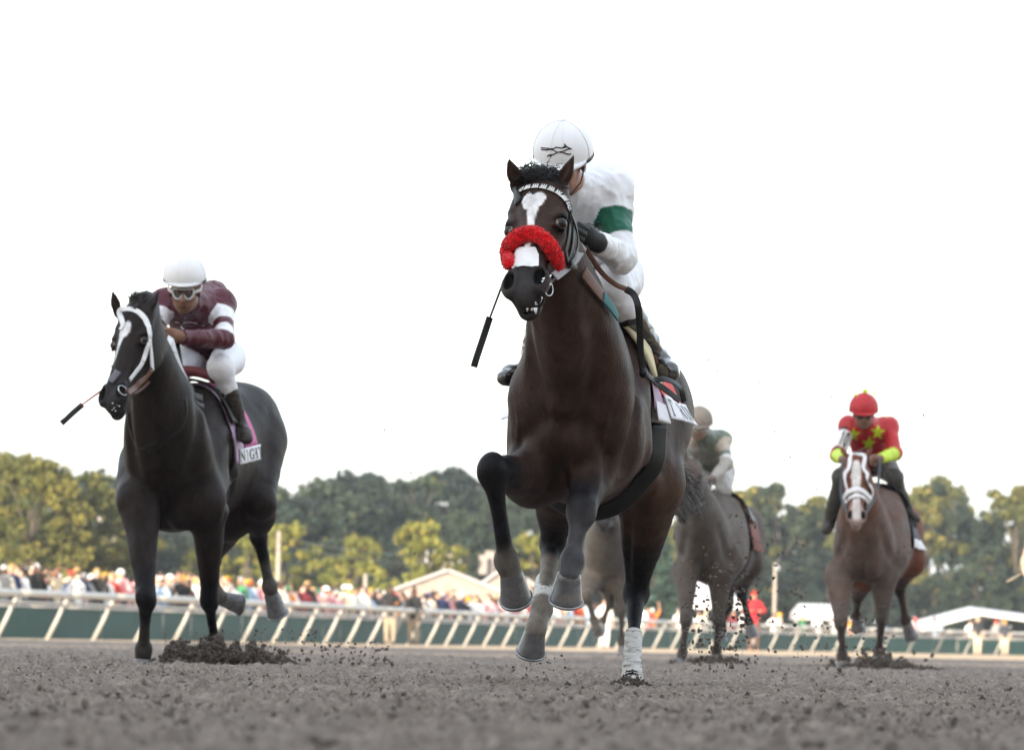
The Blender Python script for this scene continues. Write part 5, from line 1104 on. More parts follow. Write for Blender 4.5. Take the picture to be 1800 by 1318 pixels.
jk5 = person(dict(label='person in red silks with yellow stars and lime sleeves riding the chestnut horse', group='jockeys', skin=(.20, .11, .08), silk=RED, s=1.03, seed=14, dirt=.12, breeches=(.055, .055, .050), hs2=.008, h=.010, wr=.008, capmat='red_cap', gogmat='black_trim', stars=True,
    J=dict(head=(1518, 727, D5 + .2), neck=(1526, 750, D5 + .45), chest=(1527, 762, D5 + .6), waist=(1530, 800, D5 + .95), pelvis=(1532, 812, D5 + 1.1), sh_l=(1562, 750, D5 + .55), sh_r=(1492, 748, D5 + .5), el_l=(1574, 797, D5 + .35), el_r=(1472, 800, D5 + .3), wr_l=(1546, 806, D5 + .05), wr_r=(1482, 808, D5 + .05),
           hip_l=(1555, 820, D5 + 1.0), hip_r=(1505, 820, D5 + 1.0), kn_l=(1572, 838, D5 + .5), kn_r=(1478, 838, D5 + .5), an_l=(1597, 908, D5 + .85), an_r=(1458, 920, D5 + .8), to_l=(1606, 922, D5 + .7), to_r=(1452, 934, D5 + .65)),
    face=(0, -1, -.25), cap_tilt=0.0, cap=(.124, .136, .128), hands=dict(l=((-.8, -.5, -.1), (0, -.3, 1), (0, -.9, -.5)), r=((.8, -.5, -.1), (0, -.3, -1), (0, -1, -.6))),
    bands=[('l', 'el_', 'wr_', .12, 1.2, LIME), ('r', 'el_', 'wr_', .12, 1.2, LIME)], spots=[((1503, 762, D5 + .2), .05, LIME), ((1546, 758, D5 + .2), .055, LIME), ((1552, 722, D5 + .5), .06, LIME), ((1530, 778, D5 + .3), .05, LIME)], boot_at=.5, bootmat=BOOTG)) if mat('red_cap', (.46, .02, .03), rough=.5, noise=.2, nscale=20, dark=((.25, .10, .08), 10, .58, .2)) else None
c5 = Cap(jk5); LIMEM = mat('lime_cloth', LIME, rough=.6)
for (x, y, r) in ((1521, 687, 9), (1504, 694, 6), (1537, 692, 6)):
    k = [(x + r * (1 if i % 2 == 0 else .45) * math.sin(i * math.pi / 5), y - .6 * r * (1 if i % 2 == 0 else .45) * math.cos(i * math.pi / 5)) for i in range(10)]; p, n = skin_pts(c5, k + [(x, y)], .002, D5 + .1); b = MB(); b.add(p, [(10, (i + 1) % 10, i) for i in range(10)]); b.build('cap_star', LIMEM, jk5['cap'], False)
# number band on his right sleeve
b = MB(); a_, e_ = jk5['J']['sh_r'], jk5['J']['el_r']; b.tube([a_ + (e_ - a_) * t for t in (.30, .5, .7, .88)], [.067, .066, .064, .061], 18); nb5 = b.build('number_band', WHITEM, jk5['root'])
for t in (.24, .93): b = MB(); b.tube([a_ + (e_ - a_) * (t - .03), a_ + (e_ - a_) * (t + .03)], [.068, .067], 18); b.build('band_edge', BLACK, nb5)
def at5(u, v):
    ax = unit(e_ - a_); f = np.array([0, -1.0, 0]); f = unit(f - ax * (f @ ax)); s = np.cross(ax, f); s = s if s[0] > 0 else -s; t = .36 + .46 * v; an = (u - .5) * 1.3; n = f * math.cos(an) + s * math.sin(an); return a_ + (e_ - a_) * t + n * .0665, n
letters('10', at5, .05, .95, 1.0, 0.0, BLACK, nb5, 'lettering', .002)
h = fifth; F = h['F']; br = empty('bridle', h['po'], 'white bridle with a thick noseband on the chestnut horse', 'bridle', 'bridles'); br['_w'] = tuple(map(float, h['po']))
b = MB(); strap_on(b, F, [(1479, 822), (1484, 806), (1496, 799), (1508, 798), (1520, 802), (1528, 810), (1534, 824)], D5 - .8, .034, .007, .004); b.build('browband', WHITEL, br)
for xs in ([(1478, 820), (1476, 840), (1478, 860), (1483, 876), (1489, 890)], [(1533, 822), (1537, 842), (1534, 862), (1530, 878), (1525, 892)]): b = MB(); strap_on(b, F, xs, D5 - .8, .030, .007, .005); b.build('cheekpiece', WHITEL, br)
b = MB(); strap_on(b, F, [(1484, 876), (1490, 866), (1500, 861), (1508, 860), (1516, 863), (1524, 870), (1530, 880)], D5 - .9, .045, .02, .008); strap_on(b, F, [(1486, 884), (1496, 874), (1508, 871), (1520, 876), (1528, 886)], D5 - .9, .03, .014, .008); b.build('noseband', WHITEL, br)
SCW = mat('dark_saddlecloth', (.05, .05, .075), rough=.7)
for hh, l1, l2, c in ((fifth, 'dark saddlecloth with a pale hem on the chestnut horse', 'black girth under the chestnut horse', SCW), (fourth, 'reddish dusty saddlecloth on the grey dusted horse', 'dark girth under the grey dusted horse', mat('dusty_red_cloth', (.20, .075, .06), rough=.8, noise=.3, nscale=14))):
    s_, _ = cloth_panel(hh, 'saddlecloth', c, None, .0, -.6, -84, 84, .02, 10, 26, .008, 3, flare=.01); tag(s_, l1, 'saddlecloth', 'saddlecloths'); cloth_panel(hh, 'name_hem', WHITEC if hh is fifth else c, s_, -.02, -.6, 83, 97, .028, 10, 6, .008, 3, flare=.012); cloth_panel(hh, 'name_hem', WHITEC if hh is fifth else c, s_, -.02, -.6, -97, -83, .028, 10, 6, .008, 3, flare=.012)
    q, _ = cloth_panel(hh, 'saddle', LEATHER, None, .02, -.34, -54, 54, .04, 8, 16, 0, 5, thick=.014); tag(q, 'small black saddle on the ' + ('chestnut horse' if hh is fifth else 'grey dusted horse'), 'saddle', 'saddles'); girth(hh, -.10, l2, .09, off=.012)
for hh, jj, DD, l in ((fifth, jk5, D5, 'dark reins held by the rider in red'), (fourth, jk4, D4, 'dark reins held by the rider in green')):
    rn = empty('reins', jj['J']['wr_l'], l, 'reins', 'reins'); rn['_w'] = tuple(map(float, jj['J']['wr_l']))
    for q, sg in (('l', 1), ('r', -1)):
        w_ = jj['J']['wr_' + q] + np.array([0, -.06, 0]); m_ = hh['Hd'](sg * .06, .5, -.08); b = MB(); b.strap(cr(np.array([m_, m_ * .5 + w_ * .5 + np.array([sg * .04, 0, -.05]), w_]), 6), np.tile(unit((sg * .5, -1, .2)), (13, 1)), .026, .005); b.build('rein_strap', LEATHER, rn)
wh = empty('whip', P(1560, 850, D5), 'black riding whip along the left flank of the chestnut horse', 'whip', 'whips'); wh['_w'] = tuple(map(float, P(1560, 850, D5)))
b = MB(); b.tube([P(1548, 812, D5 + .0), P(1575, 860, D5 + .1), P(1596, 895, D5 + .2)], [.008, .006, .006], 6); b.build('shaft', BLACK, wh); line('flap', [P(1594, 892, D5 + .2), P(1604, 904, D5 + .22), P(1616, 916, D5 + .25)], (.3, -1, .3), .04, BLACK, wh, .01)
for hh, DD, x0, x1 in ((fifth, D5, 1598, 1612), (fourth, D4, 1305, 1320)):
    tr = hh['L'](-1.30, 0, 1.3); strands('tail', tr + rng.normal(0, .03, (90, 3)), tr + np.array([.05, .5, -.5]) + rng.normal(0, .07, (90, 3)), (0, .1, .1), HAIRG, hh['root'], .008, curl=.1)
    c_ = np.array([hh['po'] + (hh['L'](.1, 0, 1.55) - hh['po']) * t for t in rng.uniform(0, 1, 110)]); mp, _ = hh['F'].snap(c_ + np.array([0, .05, .12]), -.004, 30); strands('mane', mp, mp + np.stack([rng.uniform(-.05, .09, 110), rng.uniform(.04, .14, 110), rng.uniform(-.06, .05, 110)], 1), (0, 0, .02), HAIRG if hh is fourth else mat('chestnut_hair', (.09, .04, .025), rough=.6), hh['root'], .006, curl=.2)
# third : between the legs of the leader, without a rider in view
D3 = 59.0
third = horse(dict(S=.97, O=(P(1080, 1150, D3 + .5)[0], D3 + .5, 0), yaw=6, dz=-.06, coat=(.062, .056, .053), h=.015, dusty=True, SH=1.0, blur=2, label='dust covered brown racehorse half hidden behind the legs of the leading horse', group='galloping racehorses',
    neck=[(1066, 975, D3, .26, .95), (1066, 950, D3 - .2, .24, .92), (1067, 925, D3 - .35, .19, .85), (1068, 900, D3 - .5, .14, .8), (1069, 885, D3 - .55, .11, .8)], poll=(1070, 868, D3 - .6), nose=(1058, 918, D3 - 1.1), face=14,
    ears=[((1062, 868, D3 - .6), (1056, 850, D3 - .6), (0, -1, 0)), ((1078, 868, D3 - .6), (1085, 850, D3 - .6), (0, -1, 0))],
    legs=dict(fr=dict(p=[P(1040, 1020, D3), P(1032, 1048, D3 - .3), P(1044, 1090, D3 - .1), P(1047, 1096, D3 - .1)], sole=P(1053, 1110, D3), front=(-.2, -1, -.3), s=1.1), fl=dict(p=[P(1092, 1015, D3 + .1), P(1092, 1070, D3), P(1093, 1126, D3 + .2), P(1094, 1136, D3 + .2)], sole=P(1094, 1152, D3 + .2), front=(0, -1, 0), s=1.1),
        hr=dict(p=[P(1072, 970, D3 + 1.4), P(1066, 1020, D3 + 1.2), P(1072, 1060, D3 + 1.5), P(1060, 1090, D3 + 1.5), P(1058, 1096, D3 + 1.5)], sole=P(1055, 1108, D3 + 1.5), front=(0, -1, 0)), hl=dict(p=[P(1100, 970, D3 + 1.4), P(1112, 1020, D3 + 1.2), P(1106, 1060, D3 + 1.5), P(1110, 1110, D3 + 1.5), P(1110, 1118, D3 + 1.5)], sole=P(1110, 1132, D3 + 1.5), front=(0, -1, 0))),
    points=dict(all=(.028, .025, .025)), legdust={q: (DUST, .6, .9) for q in ('fr', 'fl')}, dust=[((.5, -.3, .85), (.4, .3, 1.4), .65, .4, .5, DUST)]))
h = third; b = MB(); strap_on(b, h['F'], [(1050, 885), (1056, 880), (1066, 879), (1075, 882), (1080, 888)], D3 - .8, .035, .008, .006); br = tag(b.build('bridle', WHITEL), 'pale bridle on the dust covered horse behind the leader', 'bridle', 'bridles')
# ------------------------------------------------------------------ crowd behind the rail
CSKIN = mat('crowd_skin', objcol=True, rough=0.6)
CCLOTH = mat('crowd_cloth', objcol=True, rough=0.8, noise=0.2, nscale=4)
def crowd_proto(kind):
    """standing figure facing -Y, feet at the origin; body is one skin, clothing its children"""
    k = kind; F = Fld((-.55, -.55, -.05), (.55, .4, 2.25), .022); hz = 1.60
    F.ell((0, 0, hz), (.078, .10, .115), None, .02); F.ell((0, -.05, hz - .06), (.05, .05, .05), None, .03); F.tube([(0, -.10, hz + .0), (0, -.115, hz - .03)], .014, .015)
    for s in (1, -1): F.ell((s * .078, .01, hz - .01), (.012, .022, .03), None, .01)
    F.tube([(0, .01, 1.40), (0, 0, hz - .05)], .055, .03); F.tube([(0, 0, 1.35), (0, 0, 1.15), (0, 0, .95)], [.115, .105, .115], .05, 1.35, (1, 0, 0))
    arms = {}
    for s in (1, -1):
        sh = np.array((s * .185, 0, 1.38))
        if k == 'phone': el, wr = np.array((s * .30, -.20, 1.50)), np.array((s * .09, -.28, 1.72))
        elif k == 'wave' and s == 1: el, wr = np.array((.30, -.05, 1.62)), np.array((.26, -.08, 1.92))
        elif k == 'lean': el, wr = np.array((s * .27, -.14, 1.16)), np.array((s * .10, -.36, 1.12))
        elif k == 'fold': el, wr = np.array((s * .29, -.02, 1.14)), np.array((-s * .08, -.22, 1.16))
        else: el, wr = np.array((s * .27, .02, 1.10)), np.array((s * .26, -.10, .86))
        arms[s] = (sh, el, wr); F.tube([sh, el, wr], [.055, .043, .030], .03)
        d = unit(wr - el); F.ell(wr + d * .05, (.03, .03, .045), None, .02)
        for o in (-.024, -.008, .008, .024): F.tube([wr + d * .06 + np.array((o, 0, 0)), wr + d * .15 + np.array((o * 1.3, -.01, 0))], [.011, .008], .006)
        F.tube([wr + d * .03, wr + d * .08 + np.array((-s * .045, 0, 0))], [.013, .010], .008)
        F.tube([(s * .09, 0, .92), (s * .10, -.01, .5), (s * .10, .01, .09)], [.095, .065, .042], .04); F.ell((s * .10, -.06, .045), (.045, .12, .045), None, .03)
    out = {}
    out['body'] = F.mesh(0, 1)
    G = Fld((-.55, -.5, .75), (.55, .4, 2.1), .022); G.tube([(0, 0, 1.40), (0, 0, 1.15), (0, 0, .88)], [.125, .122, .135], .05, 1.36, (1, 0, 0))
    for s in (1, -1): sh, el, wr = arms[s]; G.tube([sh, el] if k in ('phone', 'wave', 'stand') else [sh, el, wr], [.066, .055] if k in ('phone', 'wave', 'stand') else [.066, .056, .042], .04)
    G.wrinkle(.012, 8, 3, 2); out['shirt'] = G.mesh(0, 1)
    T = Fld((-.35, -.3, .05), (.35, .3, 1.05), .022)
    for s in (1, -1): T.tube([(s * .085, 0, .93), (s * .10, -.01, .5), (s * .10, .01, .10)], [.115, .085, .062], .05)
    T.wrinkle(.012, 8, 5, 2); out['trousers'] = T.mesh(0, 1)
    b = MB(); b.sphere((0, .0, hz + .03), (.092, .115, .105), 14, 8, v1=.58); b.add([(-.07, -.09, hz + .03), (.07, -.09, hz + .03), (.05, -.19, hz + .015), (-.05, -.19, hz + .015), (-.07, -.09, hz + .04), (.07, -.09, hz + .04), (.05, -.19, hz + .022), (-.05, -.19, hz + .022)], [(0, 3, 2, 1), (4, 5, 6, 7), (2, 3, 7, 6), (0, 1, 5, 4), (0, 4, 7, 3), (1, 2, 6, 5)]); out['cap'] = b.out()
    H = Fld((-.16, -.16, hz - .25), (.16, .2, hz + .18), .016); H.ell((0, .018, hz + .03), (.092, .108, .115), None, .02)
    if k in ('stand', 'wave'): H.ell((0, .06, hz - .08), (.085, .06, .12), None, .03)
    H.ell((0, -.10, hz - .04), (.072, .07, .10), None, .02, op=-1); H.wrinkle(.01, 22, 4, 2); out['hair'] = H.mesh(0, 1)
    if k == 'phone': b = MB(); b.box((0, -.32, 1.79), (.15, .012, .078)); out['phone'] = b.out()
    return out
PROTO = {}
for k in ('stand', 'phone', 'wave', 'lean', 'fold'):
    PROTO[k] = {nm: mesh_data(nm, v, np.array(f) if isinstance(f, np.ndarray) else f, CSKIN if nm == 'body' else CCLOTH) for nm, (v, f) in crowd_proto(k).items()}
SKINS = [(.45, .27, .19), (.52, .33, .25), (.40, .23, .16), (.22, .11, .07), (.10, .05, .035), (.55, .36, .28)]
def crowd_person(loc, kind, rot, sc, skin, shirt, trousers, hat, hatcol, label, group):
    r = empty('person', loc, label, 'person', group); r.rotation_euler = (0, 0, rot); r.scale = (sc, sc, sc)
    for nm, col in (('body', skin), ('shirt', shirt), ('trousers', trousers), (hat, hatcol), ('phone', (.02, .02, .02))):
        if nm is None or nm not in PROTO[kind]: continue
        o = bpy.data.objects.new(nm, PROTO[kind][nm]); COL.objects.link(o); o.parent = r; o.color = (*col, 1)
    return r
HATS = [('yellow cap', 'cap', (.62, .36, .015)), ('white cap', 'cap', (.75, .75, .74)), ('red cap', 'cap', (.50, .03, .02)), ('dark blue cap', 'cap', (.02, .03, .10)), ('pale grey cap', 'cap', (.42, .42, .42)), ('brown hair', 'hair', (.06, .035, .02)), ('black hair', 'hair', (.012, .010, .010)), ('fair hair', 'hair', (.36, .24, .10)), ('grey hair', 'hair', (.32, .30, .29)), ('green cap', 'cap', (.02, .16, .09))]
HW = [.17, .12, .05, .05, .05, .20, .16, .09, .08, .03]
SHIRTS = [('white shirt', (.72, .72, .72)), ('pale blue shirt', (.33, .45, .62)), ('red shirt', (.45, .04, .03)), ('navy shirt', (.02, .03, .09)), ('grey shirt', (.28, .28, .28)), ('pink shirt', (.60, .28, .30)), ('black shirt', (.015, .015, .016)), ('orange shirt', (.60, .22, .03)), ('maroon shirt', (.16, .02, .03)), ('green shirt', (.05, .22, .10)), ('cream shirt', (.58, .50, .38))]
SW = [.24, .12, .08, .11, .08, .08, .10, .05, .05, .04, .05]
POSE = {'stand': 'standing', 'phone': 'holding up a phone', 'wave': 'with one arm raised', 'lean': 'leaning on the fence', 'fold': 'with folded arms'}
crng = np.random.default_rng(41)
def scatter(a, e, step, back, jit):
    s = a
    while s < e:
        p, t, n = rail_frame(s); q = p - n * (back + crng.uniform(0, jit)); i = crng.choice(len(HATS), p=HW); j = crng.choice(len(SHIRTS), p=SW); k = crng.choice(['stand', 'phone', 'wave', 'lean', 'fold'], p=[.42, .13, .04, .21, .20])
        face = math.atan2(-(q[0] - 0.0), q[1]) + crng.normal(0, .5); px = 900 + q[0] / q[1] * FPX
        if px < -60 or px > 1860: s += step; continue
        key = (SHIRTS[j][0], HATS[i][0], POSE[k]); PEOPLE.append((px, key, crowd_person((q[0], q[1], 0), k, face, crng.uniform(.93, 1.06), SKINS[crng.integers(len(SKINS))], SHIRTS[j][1], (.03, .035, .05), HATS[i][1], HATS[i][2], 'x', 'spectators behind the fence')))
        s += step * crng.uniform(.7, 1.35)
PEOPLE = []
LAND = [(-60, 30, 'at the left edge'), (30, 110, 'near the left edge'), (110, 235, 'left of the dark horse'), (235, 290, 'behind its near foreleg'), (290, 345, 'between the dark horse forelegs'), (345, 430, 'behind its second foreleg'), (430, 500, 'by the tall pole'), (500, 560, 'right of the tall pole'), (560, 635, 'left of the short pole'), (635, 670, 'right of the short pole'), (670, 745, 'behind the two guards'), (745, 800, 'under the crossarm pole'), (800, 850, 'left of the raised hoof'), (850, 905, 'behind the raised hoof'), (905, 975, 'behind the wrapped fetlock'), (975, 1035, 'behind the hanging hoof'), (1035, 1100, 'behind the hidden horse'), (1100, 1180, 'behind the wrapped hind leg'), (1180, 1300, 'behind the grey horse'), (1300, 1400, 'right of the grey horse'), (1400, 1490, 'at the flat tent'), (1490, 1620, 'behind the chestnut horse'), (1620, 1740, 'under the white shed'), (1740, 1900, 'at the right edge')]
def label_people():
    cell = {}
    for px, key, o in PEOPLE:
        land = next((w for a, b, w in LAND if a <= px < b), 'at the edge'); cell.setdefault((land, key), []).append((px, o))
    for (land, (sh, ht, po)), v in cell.items():
        v.sort(key=lambda t: t[0]); words = {1: ['']}.get(len(v)) or {2: ['left ', 'right '], 3: ['left ', 'middle ', 'right ']}.get(len(v)) or ['%s of a row ' % w for w in ('first', 'second', 'third', 'fourth', 'fifth', 'sixth', 'seventh')]
        for w, (px, o) in zip(words, v): o['label'] = '%s%s, %s, %s %s' % (w, sh, ht, po.replace('leaning on the fence', 'leaning').replace('holding up a phone', 'raising phone').replace('with one arm raised', 'waving').replace('with folded arms', 'arms folded'), land)
sA = sx(-13.0)
scatter(sA, sA + 95, .80, 1.65, .3); scatter(sA + .4, sA + 95, .95, 2.2, .5); scatter(sA + 95, s1 - 5, 2.6, 1.7, 1.2)
label_people()
def at_px(x, D): return tuple(ground(x, D))
G_ = 'people standing at the rail'
crowd_person(at_px(685, 174), 'fold', 0.1, 1.05, SKINS[4], (.012, .012, .014), (.33, .27, .20), 'hair', (.02, .02, .02), 'taller of two guards in black shirts and khaki trousers at the rail', None)
crowd_person(at_px(726, 176), 'stand', -.2, 1.0, SKINS[4], (.012, .012, .014), (.33, .27, .20), 'hair', (.02, .02, .02), 'shorter right hand guard in black shirt and khaki trousers at the rail', None)
crowd_person(at_px(1718, 268), 'stand', .1, 1.03, SKINS[1], (.02, .022, .028), (.50, .44, .34), 'hair', (.45, .36, .24), 'fair haired person in dark shirt and pale trousers by the far right rail', None)
crowd_person(at_px(1766, 276), 'stand', -.1, .96, SKINS[1], (.03, .035, .05), (.50, .44, .34), 'cap', (.62, .36, .015), 'person in yellow cap, dark shirt and pale trousers by the far right rail', None)
crowd_person(at_px(1324, 160), 'fold', .2, 1.0, SKINS[2], (.42, .02, .03), (.10, .06, .05), 'cap', (.5, .03, .02), 'person in bright red shirt and red cap standing behind the grey dusty horse', None)
crowd_person(at_px(1062, 186), 'stand', .2, .95, SKINS[1], (.70, .70, .70), (.72, .72, .72), 'hair', (.05, .03, .02), 'person dressed in white standing at the rail between the horses', None)
k_ = crowd_person(at_px(1838, 62), 'stand', .5, 1.02, SKINS[1], (.33, .28, .22), (.32, .28, .22), 'cap', (.35, .32, .26), 'person in khaki holding a stick at the right edge', None)
b = MB(); b.tube([P(1797, 1007, 61.6), P(1770, 1022, 61.3)], [.012, .006], 6); tag(b.build('stick', mat('pale_wood', (.4, .32, .22))), 'pale stick in the hand of the person in khaki', 'stick')

# ------------------------------------------------------------------ trees
LEAF = mat('foliage', attr='tint', rough=0.65, spec=0.2)
BARK = mat('bark', (0.10, 0.085, 0.07), rough=0.9, noise=0.4, nscale=6, bump=0.4, bscale=8)
def crown(seed, H, W, base, leaf, nclump, per, cols, shape='round', open_=0.25):
    g = np.random.default_rng(seed); C = []; S = []
    while len(C) < nclump:
        z = g.uniform(base, 1.0); a = g.uniform(0, 6.283); t = (z - base) / (1 - base)
        if shape == 'cone': R = (1 - t) ** .8 + .04
        elif shape == 'poplar': R = (math.sin(math.pi * min(max(t * .9 + .08, 0), 1)) ** .6)
        else: R = math.sqrt(max(1 - (2 * t - .9) ** 2 * .82, .02))
        lob = .72 + .5 * fbm(np.array([[math.cos(a) * 1.3 + seed, math.sin(a) * 1.3, t * 2.6]]), 2, seed)[0]
        r = R * lob * math.sqrt(g.uniform(.05, 1))
        p = np.array([math.cos(a) * r * W / 2, math.sin(a) * r * W / 2, z * H])
        if fbm(p[None] * (2.2 / W) * 2 + seed * 3.1, 2, seed + 5)[0] < open_ + .22: continue
        C.append(p); S.append(g.uniform(.6, 1.25))
    C = np.array(C); S = np.array(S); cr_ = W * .085
    n = nclump * per; ci = np.repeat(np.arange(nclump), per)
    d = g.normal(0, 1, (n, 3)); d /= np.linalg.norm(d, axis=1, keepdims=True); rad = g.uniform(.2, 1, (n, 1)) ** .5
    pos = C[ci] + d * rad * (cr_ * S[ci])[:, None] * np.array([1, 1, .72])
    nr = unit_rows(d + g.normal(0, .7, (n, 3)) + np.array([0, 0, .3])); u = unit_rows(np.cross(nr, g.normal(0, 1, (n, 3)))); v = np.cross(nr, u)
    sz = leaf * g.uniform(.6, 1.3, (n, 1))
    V = np.stack([pos - u * sz * .5, pos + v * sz * .42 - nr * sz * .08, pos + u * sz * .62, pos - v * sz * .42 - nr * sz * .08], 1).reshape(-1, 3)
    F = np.arange(n * 4).reshape(n, 4)
    cols = np.asarray(cols); cw = g.uniform(0, 1, nclump); tone = fbm(C * .35 + seed, 2, 7)
    k = np.clip(cw * .5 + (tone - .3) * 1.3, 0, 1)
    cc = cols[0] * (1 - k)[:, None] + cols[1] * k[:, None]; cc = cc[ci] * g.uniform(.7, 1.3, (n, 1)); au = g.uniform(0, 1, n) < (cols[2][3] if len(cols[2]) > 3 else .05) if False else g.uniform(0, 1, n) < .05
    cc[au] = cols[2]
    return V, F, np.repeat(cc, 4, axis=0), C
def unit_rows(a): return a / (np.linalg.norm(a, axis=1, keepdims=True) + 1e-9)
def tree_mesh(seed, H, W, base, leaf, nclump, per, cols, shape='round', open_=.25, tr=.25):
    V, F, cc, C = crown(seed, H, W, base, leaf, nclump, per, cols, shape, open_); g = np.random.default_rng(seed)
    b = MB(); top = H * (.9 if shape != 'round' else .72); pts = [np.array([g.normal(0, .12) * i * .3, g.normal(0, .12) * i * .3, top * i / 6]) for i in range(7)]; b.tube(pts, np.linspace(tr, .04, 7), 8)
    for i in range(14 if shape != 'cone' else 6):
        q = C[g.integers(len(C))]; z = min(max(q[2] * g.uniform(.45, .75), H * base * .6), top * .95); s = np.array([0, 0, z]); m_ = s * .5 + q * .5 + np.array([0, 0, .08 * H * .5]); b.tube(cr(np.array([s, m_, q]), 3), np.linspace(tr * .38, .02, 7), 5)
    tv, tf = b.out()
    return mesh_data('crown', V, F, LEAF, False, cc), mesh_data('trunk', tv, tf, BARK)
def plant_tree(ms, x, D, label, group, sc=1.0, rot=0.0, name='broadleaf_tree', cat='tree', sz=None):
    p = ground(x, D); r = empty(name, (p[0], p[1], -.05), label, cat, group); r.rotation_euler = (0, 0, rot); r.scale = (sc, sc, sc * (sz or 1))
    for nm, me in zip(('crown', 'trunk'), ms):
        o = bpy.data.objects.new(nm, me); COL.objects.link(o); o.parent = r
    return r
DK = [(.008, .017, .016), (.020, .032, .023), (.03, .04, .02)]
MD = [(.010, .021, .017), (.029, .042, .024), (.06, .065, .022)]
YL = [(.060, .080, .018), (.17, .165, .030), (.26, .19, .04)]
LT = [(.030, .045, .014), (.118, .110, .024), (.20, .16, .035)]
T_left = [tree_mesh(11, 11.0, 9.0, .10, .30, 170, 75, LT, 'round', .24), tree_mesh(12, 10.0, 8.0, .08, .30, 150, 75, LT, 'round', .26)]
T_dark = [tree_mesh(21 + i, 14.0, 11.0, .06, .55, 120, 60, DK if i % 2 == 0 else MD, 'round', .22) for i in range(4)]
T_pop = [tree_mesh(31 + i, 13.0, 7.5, .10, .45, 90, 55, MD if i < 2 else LT, 'poplar', .34) for i in range(4)]
T_yel = [tree_mesh(41 + i, 6.0, 5.0, .06, .26, 90, 55, YL, 'round' if i == 0 else 'poplar', .26) for i in range(2)]
T_con = [tree_mesh(51, 9.0, 5.0, .04, .3, 120, 50, [(.015, .035, .03), (.03, .06, .045), (.05, .08, .05)], 'cone', .2)]
for i, (x, D, sc, k) in enumerate([(-40, 275, .74, 1), (48, 262, .73, 0), (128, 268, .78, 1), (0, 300, .84, 0), (190, 300, .68, 0)]):
    plant_tree(T_left[k], x, D, ['tall yellow green tree cut by the left edge', 'sunlit yellowish tree nearest to the left edge', 'sunlit yellow green tree beside the dark horse on its left', 'taller greener tree behind the yellow trees at the left edge', 'smaller green tree half hidden by the dark horse'][i], 'trees at the left edge', sc, i * 1.3)
tg = np.random.default_rng(5)
USED = {}
def uniq(l):
    USED[l] = USED.get(l, 0) + 1
    return l if USED[l] == 1 else l + ', further right'
def where(x):
    return next(w for a, w in [(150, 'left of the dark horse'), (205, 'beside the dark horse shoulder'), (270, 'behind the dark horse neck'), (345, 'between the dark horse forelegs'), (420, 'behind the dark horse flank'), (470, 'behind the dark horse hind leg'), (515, 'right of the dark horse tail'), (560, 'with its top left of the highest crown'), (610, 'at the highest crown of the wood'), (650, 'right of the highest crown'), (690, 'at the dip in the treeline'), (730, 'right of the dip in the treeline'), (770, 'left of the tall narrow top'), (800, 'at the tall narrow top'), (835, 'left of the raised knee'), (875, 'behind the raised knee'), (920, 'behind the hanging foreleg'), (965, 'behind the leading horse hoofs'), (1040, 'behind the leading horse chest'), (1110, 'behind the half hidden horse'), (1180, 'behind the leading horse hind leg'), (1240, 'behind the grey dusted horse'), (1300, 'by the grey horse flank'), (1345, 'right of the grey horse rider'), (1385, 'at the high left end of the right line'), (1425, 'middle way between the two right riders'), (1465, 'left of the red rider'), (1520, 'behind the red rider'), (1575, 'behind the chestnut horse'), (1620, 'at the chestnut horse tail'), (1665, 'just right of the chestnut horse'), (1705, 'left of the high right crowns'), (1745, 'at the high right crowns'), (1785, 'right of the high right crowns'), (1825, 'close to the right edge'), (9999, 'at the right edge')] if x < a)
for i, x in enumerate(range(150, 960, 33)):
    top = np.interp(x, [150, 250, 420, 500, 600, 650, 700, 770, 830, 870, 950], [825, 830, 850, 850, 822, 816, 860, 822, 850, 862, 880]) + tg.normal(0, 10)
    D = 400 + 45 * (i % 2) + tg.uniform(-12, 12); s = FPX / D; H = (yh(x) + .172 * s - top) / s
    plant_tree(T_dark[tg.integers(4)], x + tg.normal(0, 7), D, uniq('tall dark %s wood tree %s' % ('rear' if i % 2 else 'front', where(x))), 'trees of the dark wood', H / 14.8, tg.uniform(0, 6.28), sz=1.0)
for i, x in enumerate(range(165, 960, 60)):
    D = 372 + tg.uniform(-8, 8); plant_tree(T_dark[tg.integers(4)], x + tg.normal(0, 12), D, uniq('low bushy tree %s, foot of the wood' % where(x)), 'front trees of the dark wood', tg.uniform(.5, .68), tg.uniform(0, 6.28))
for (x, D, sc, k, l) in [(432, 300, .95, 0, 'pale yellow green tree behind the dark horse hind legs'), (500, 310, 1.05, 1, 'pale green tree beside the tall wooden pole'), (628, 305, .92, 0, 'small light green tree left of the white building'), (738, 300, 1.05, 0, 'bright yellow green tree standing above the white building'), (935, 300, .95, 0, 'yellow green tree seen between the legs of the leading horse'), (345, 310, .8, 1, 'narrow pale tree between the dark horse forelegs')]:
    plant_tree(T_yel[k], x, D, l, None, sc, x)
plant_tree(T_con[0], 1152, 290, 'dark evergreen behind the hind legs of the leading horse', None, .75, 1.0, 'conifer_tree')
for i, x in enumerate(range(975, 1880, 27)):
    top = np.interp(x, [975, 1100, 1200, 1300, 1350, 1400, 1450, 1520, 1600, 1640, 1700, 1760, 1800, 1880], [900, 905, 900, 865, 838, 846, 880, 880, 858, 842, 836, 846, 838, 846]) + tg.normal(0, 7)
    D = 425 + 25 * (i % 2) + tg.uniform(-8, 8); s = FPX / D; H = (yh(x) + .172 * s - top) / s
    plant_tree(T_pop[tg.integers(4)], x + tg.normal(0, 6), D, uniq('tall loose green %s tree %s' % ('rear' if i % 2 else 'front', where(x))), 'line of trees on the right', H / 13.5, tg.uniform(0, 6.28), name='poplar_tree')
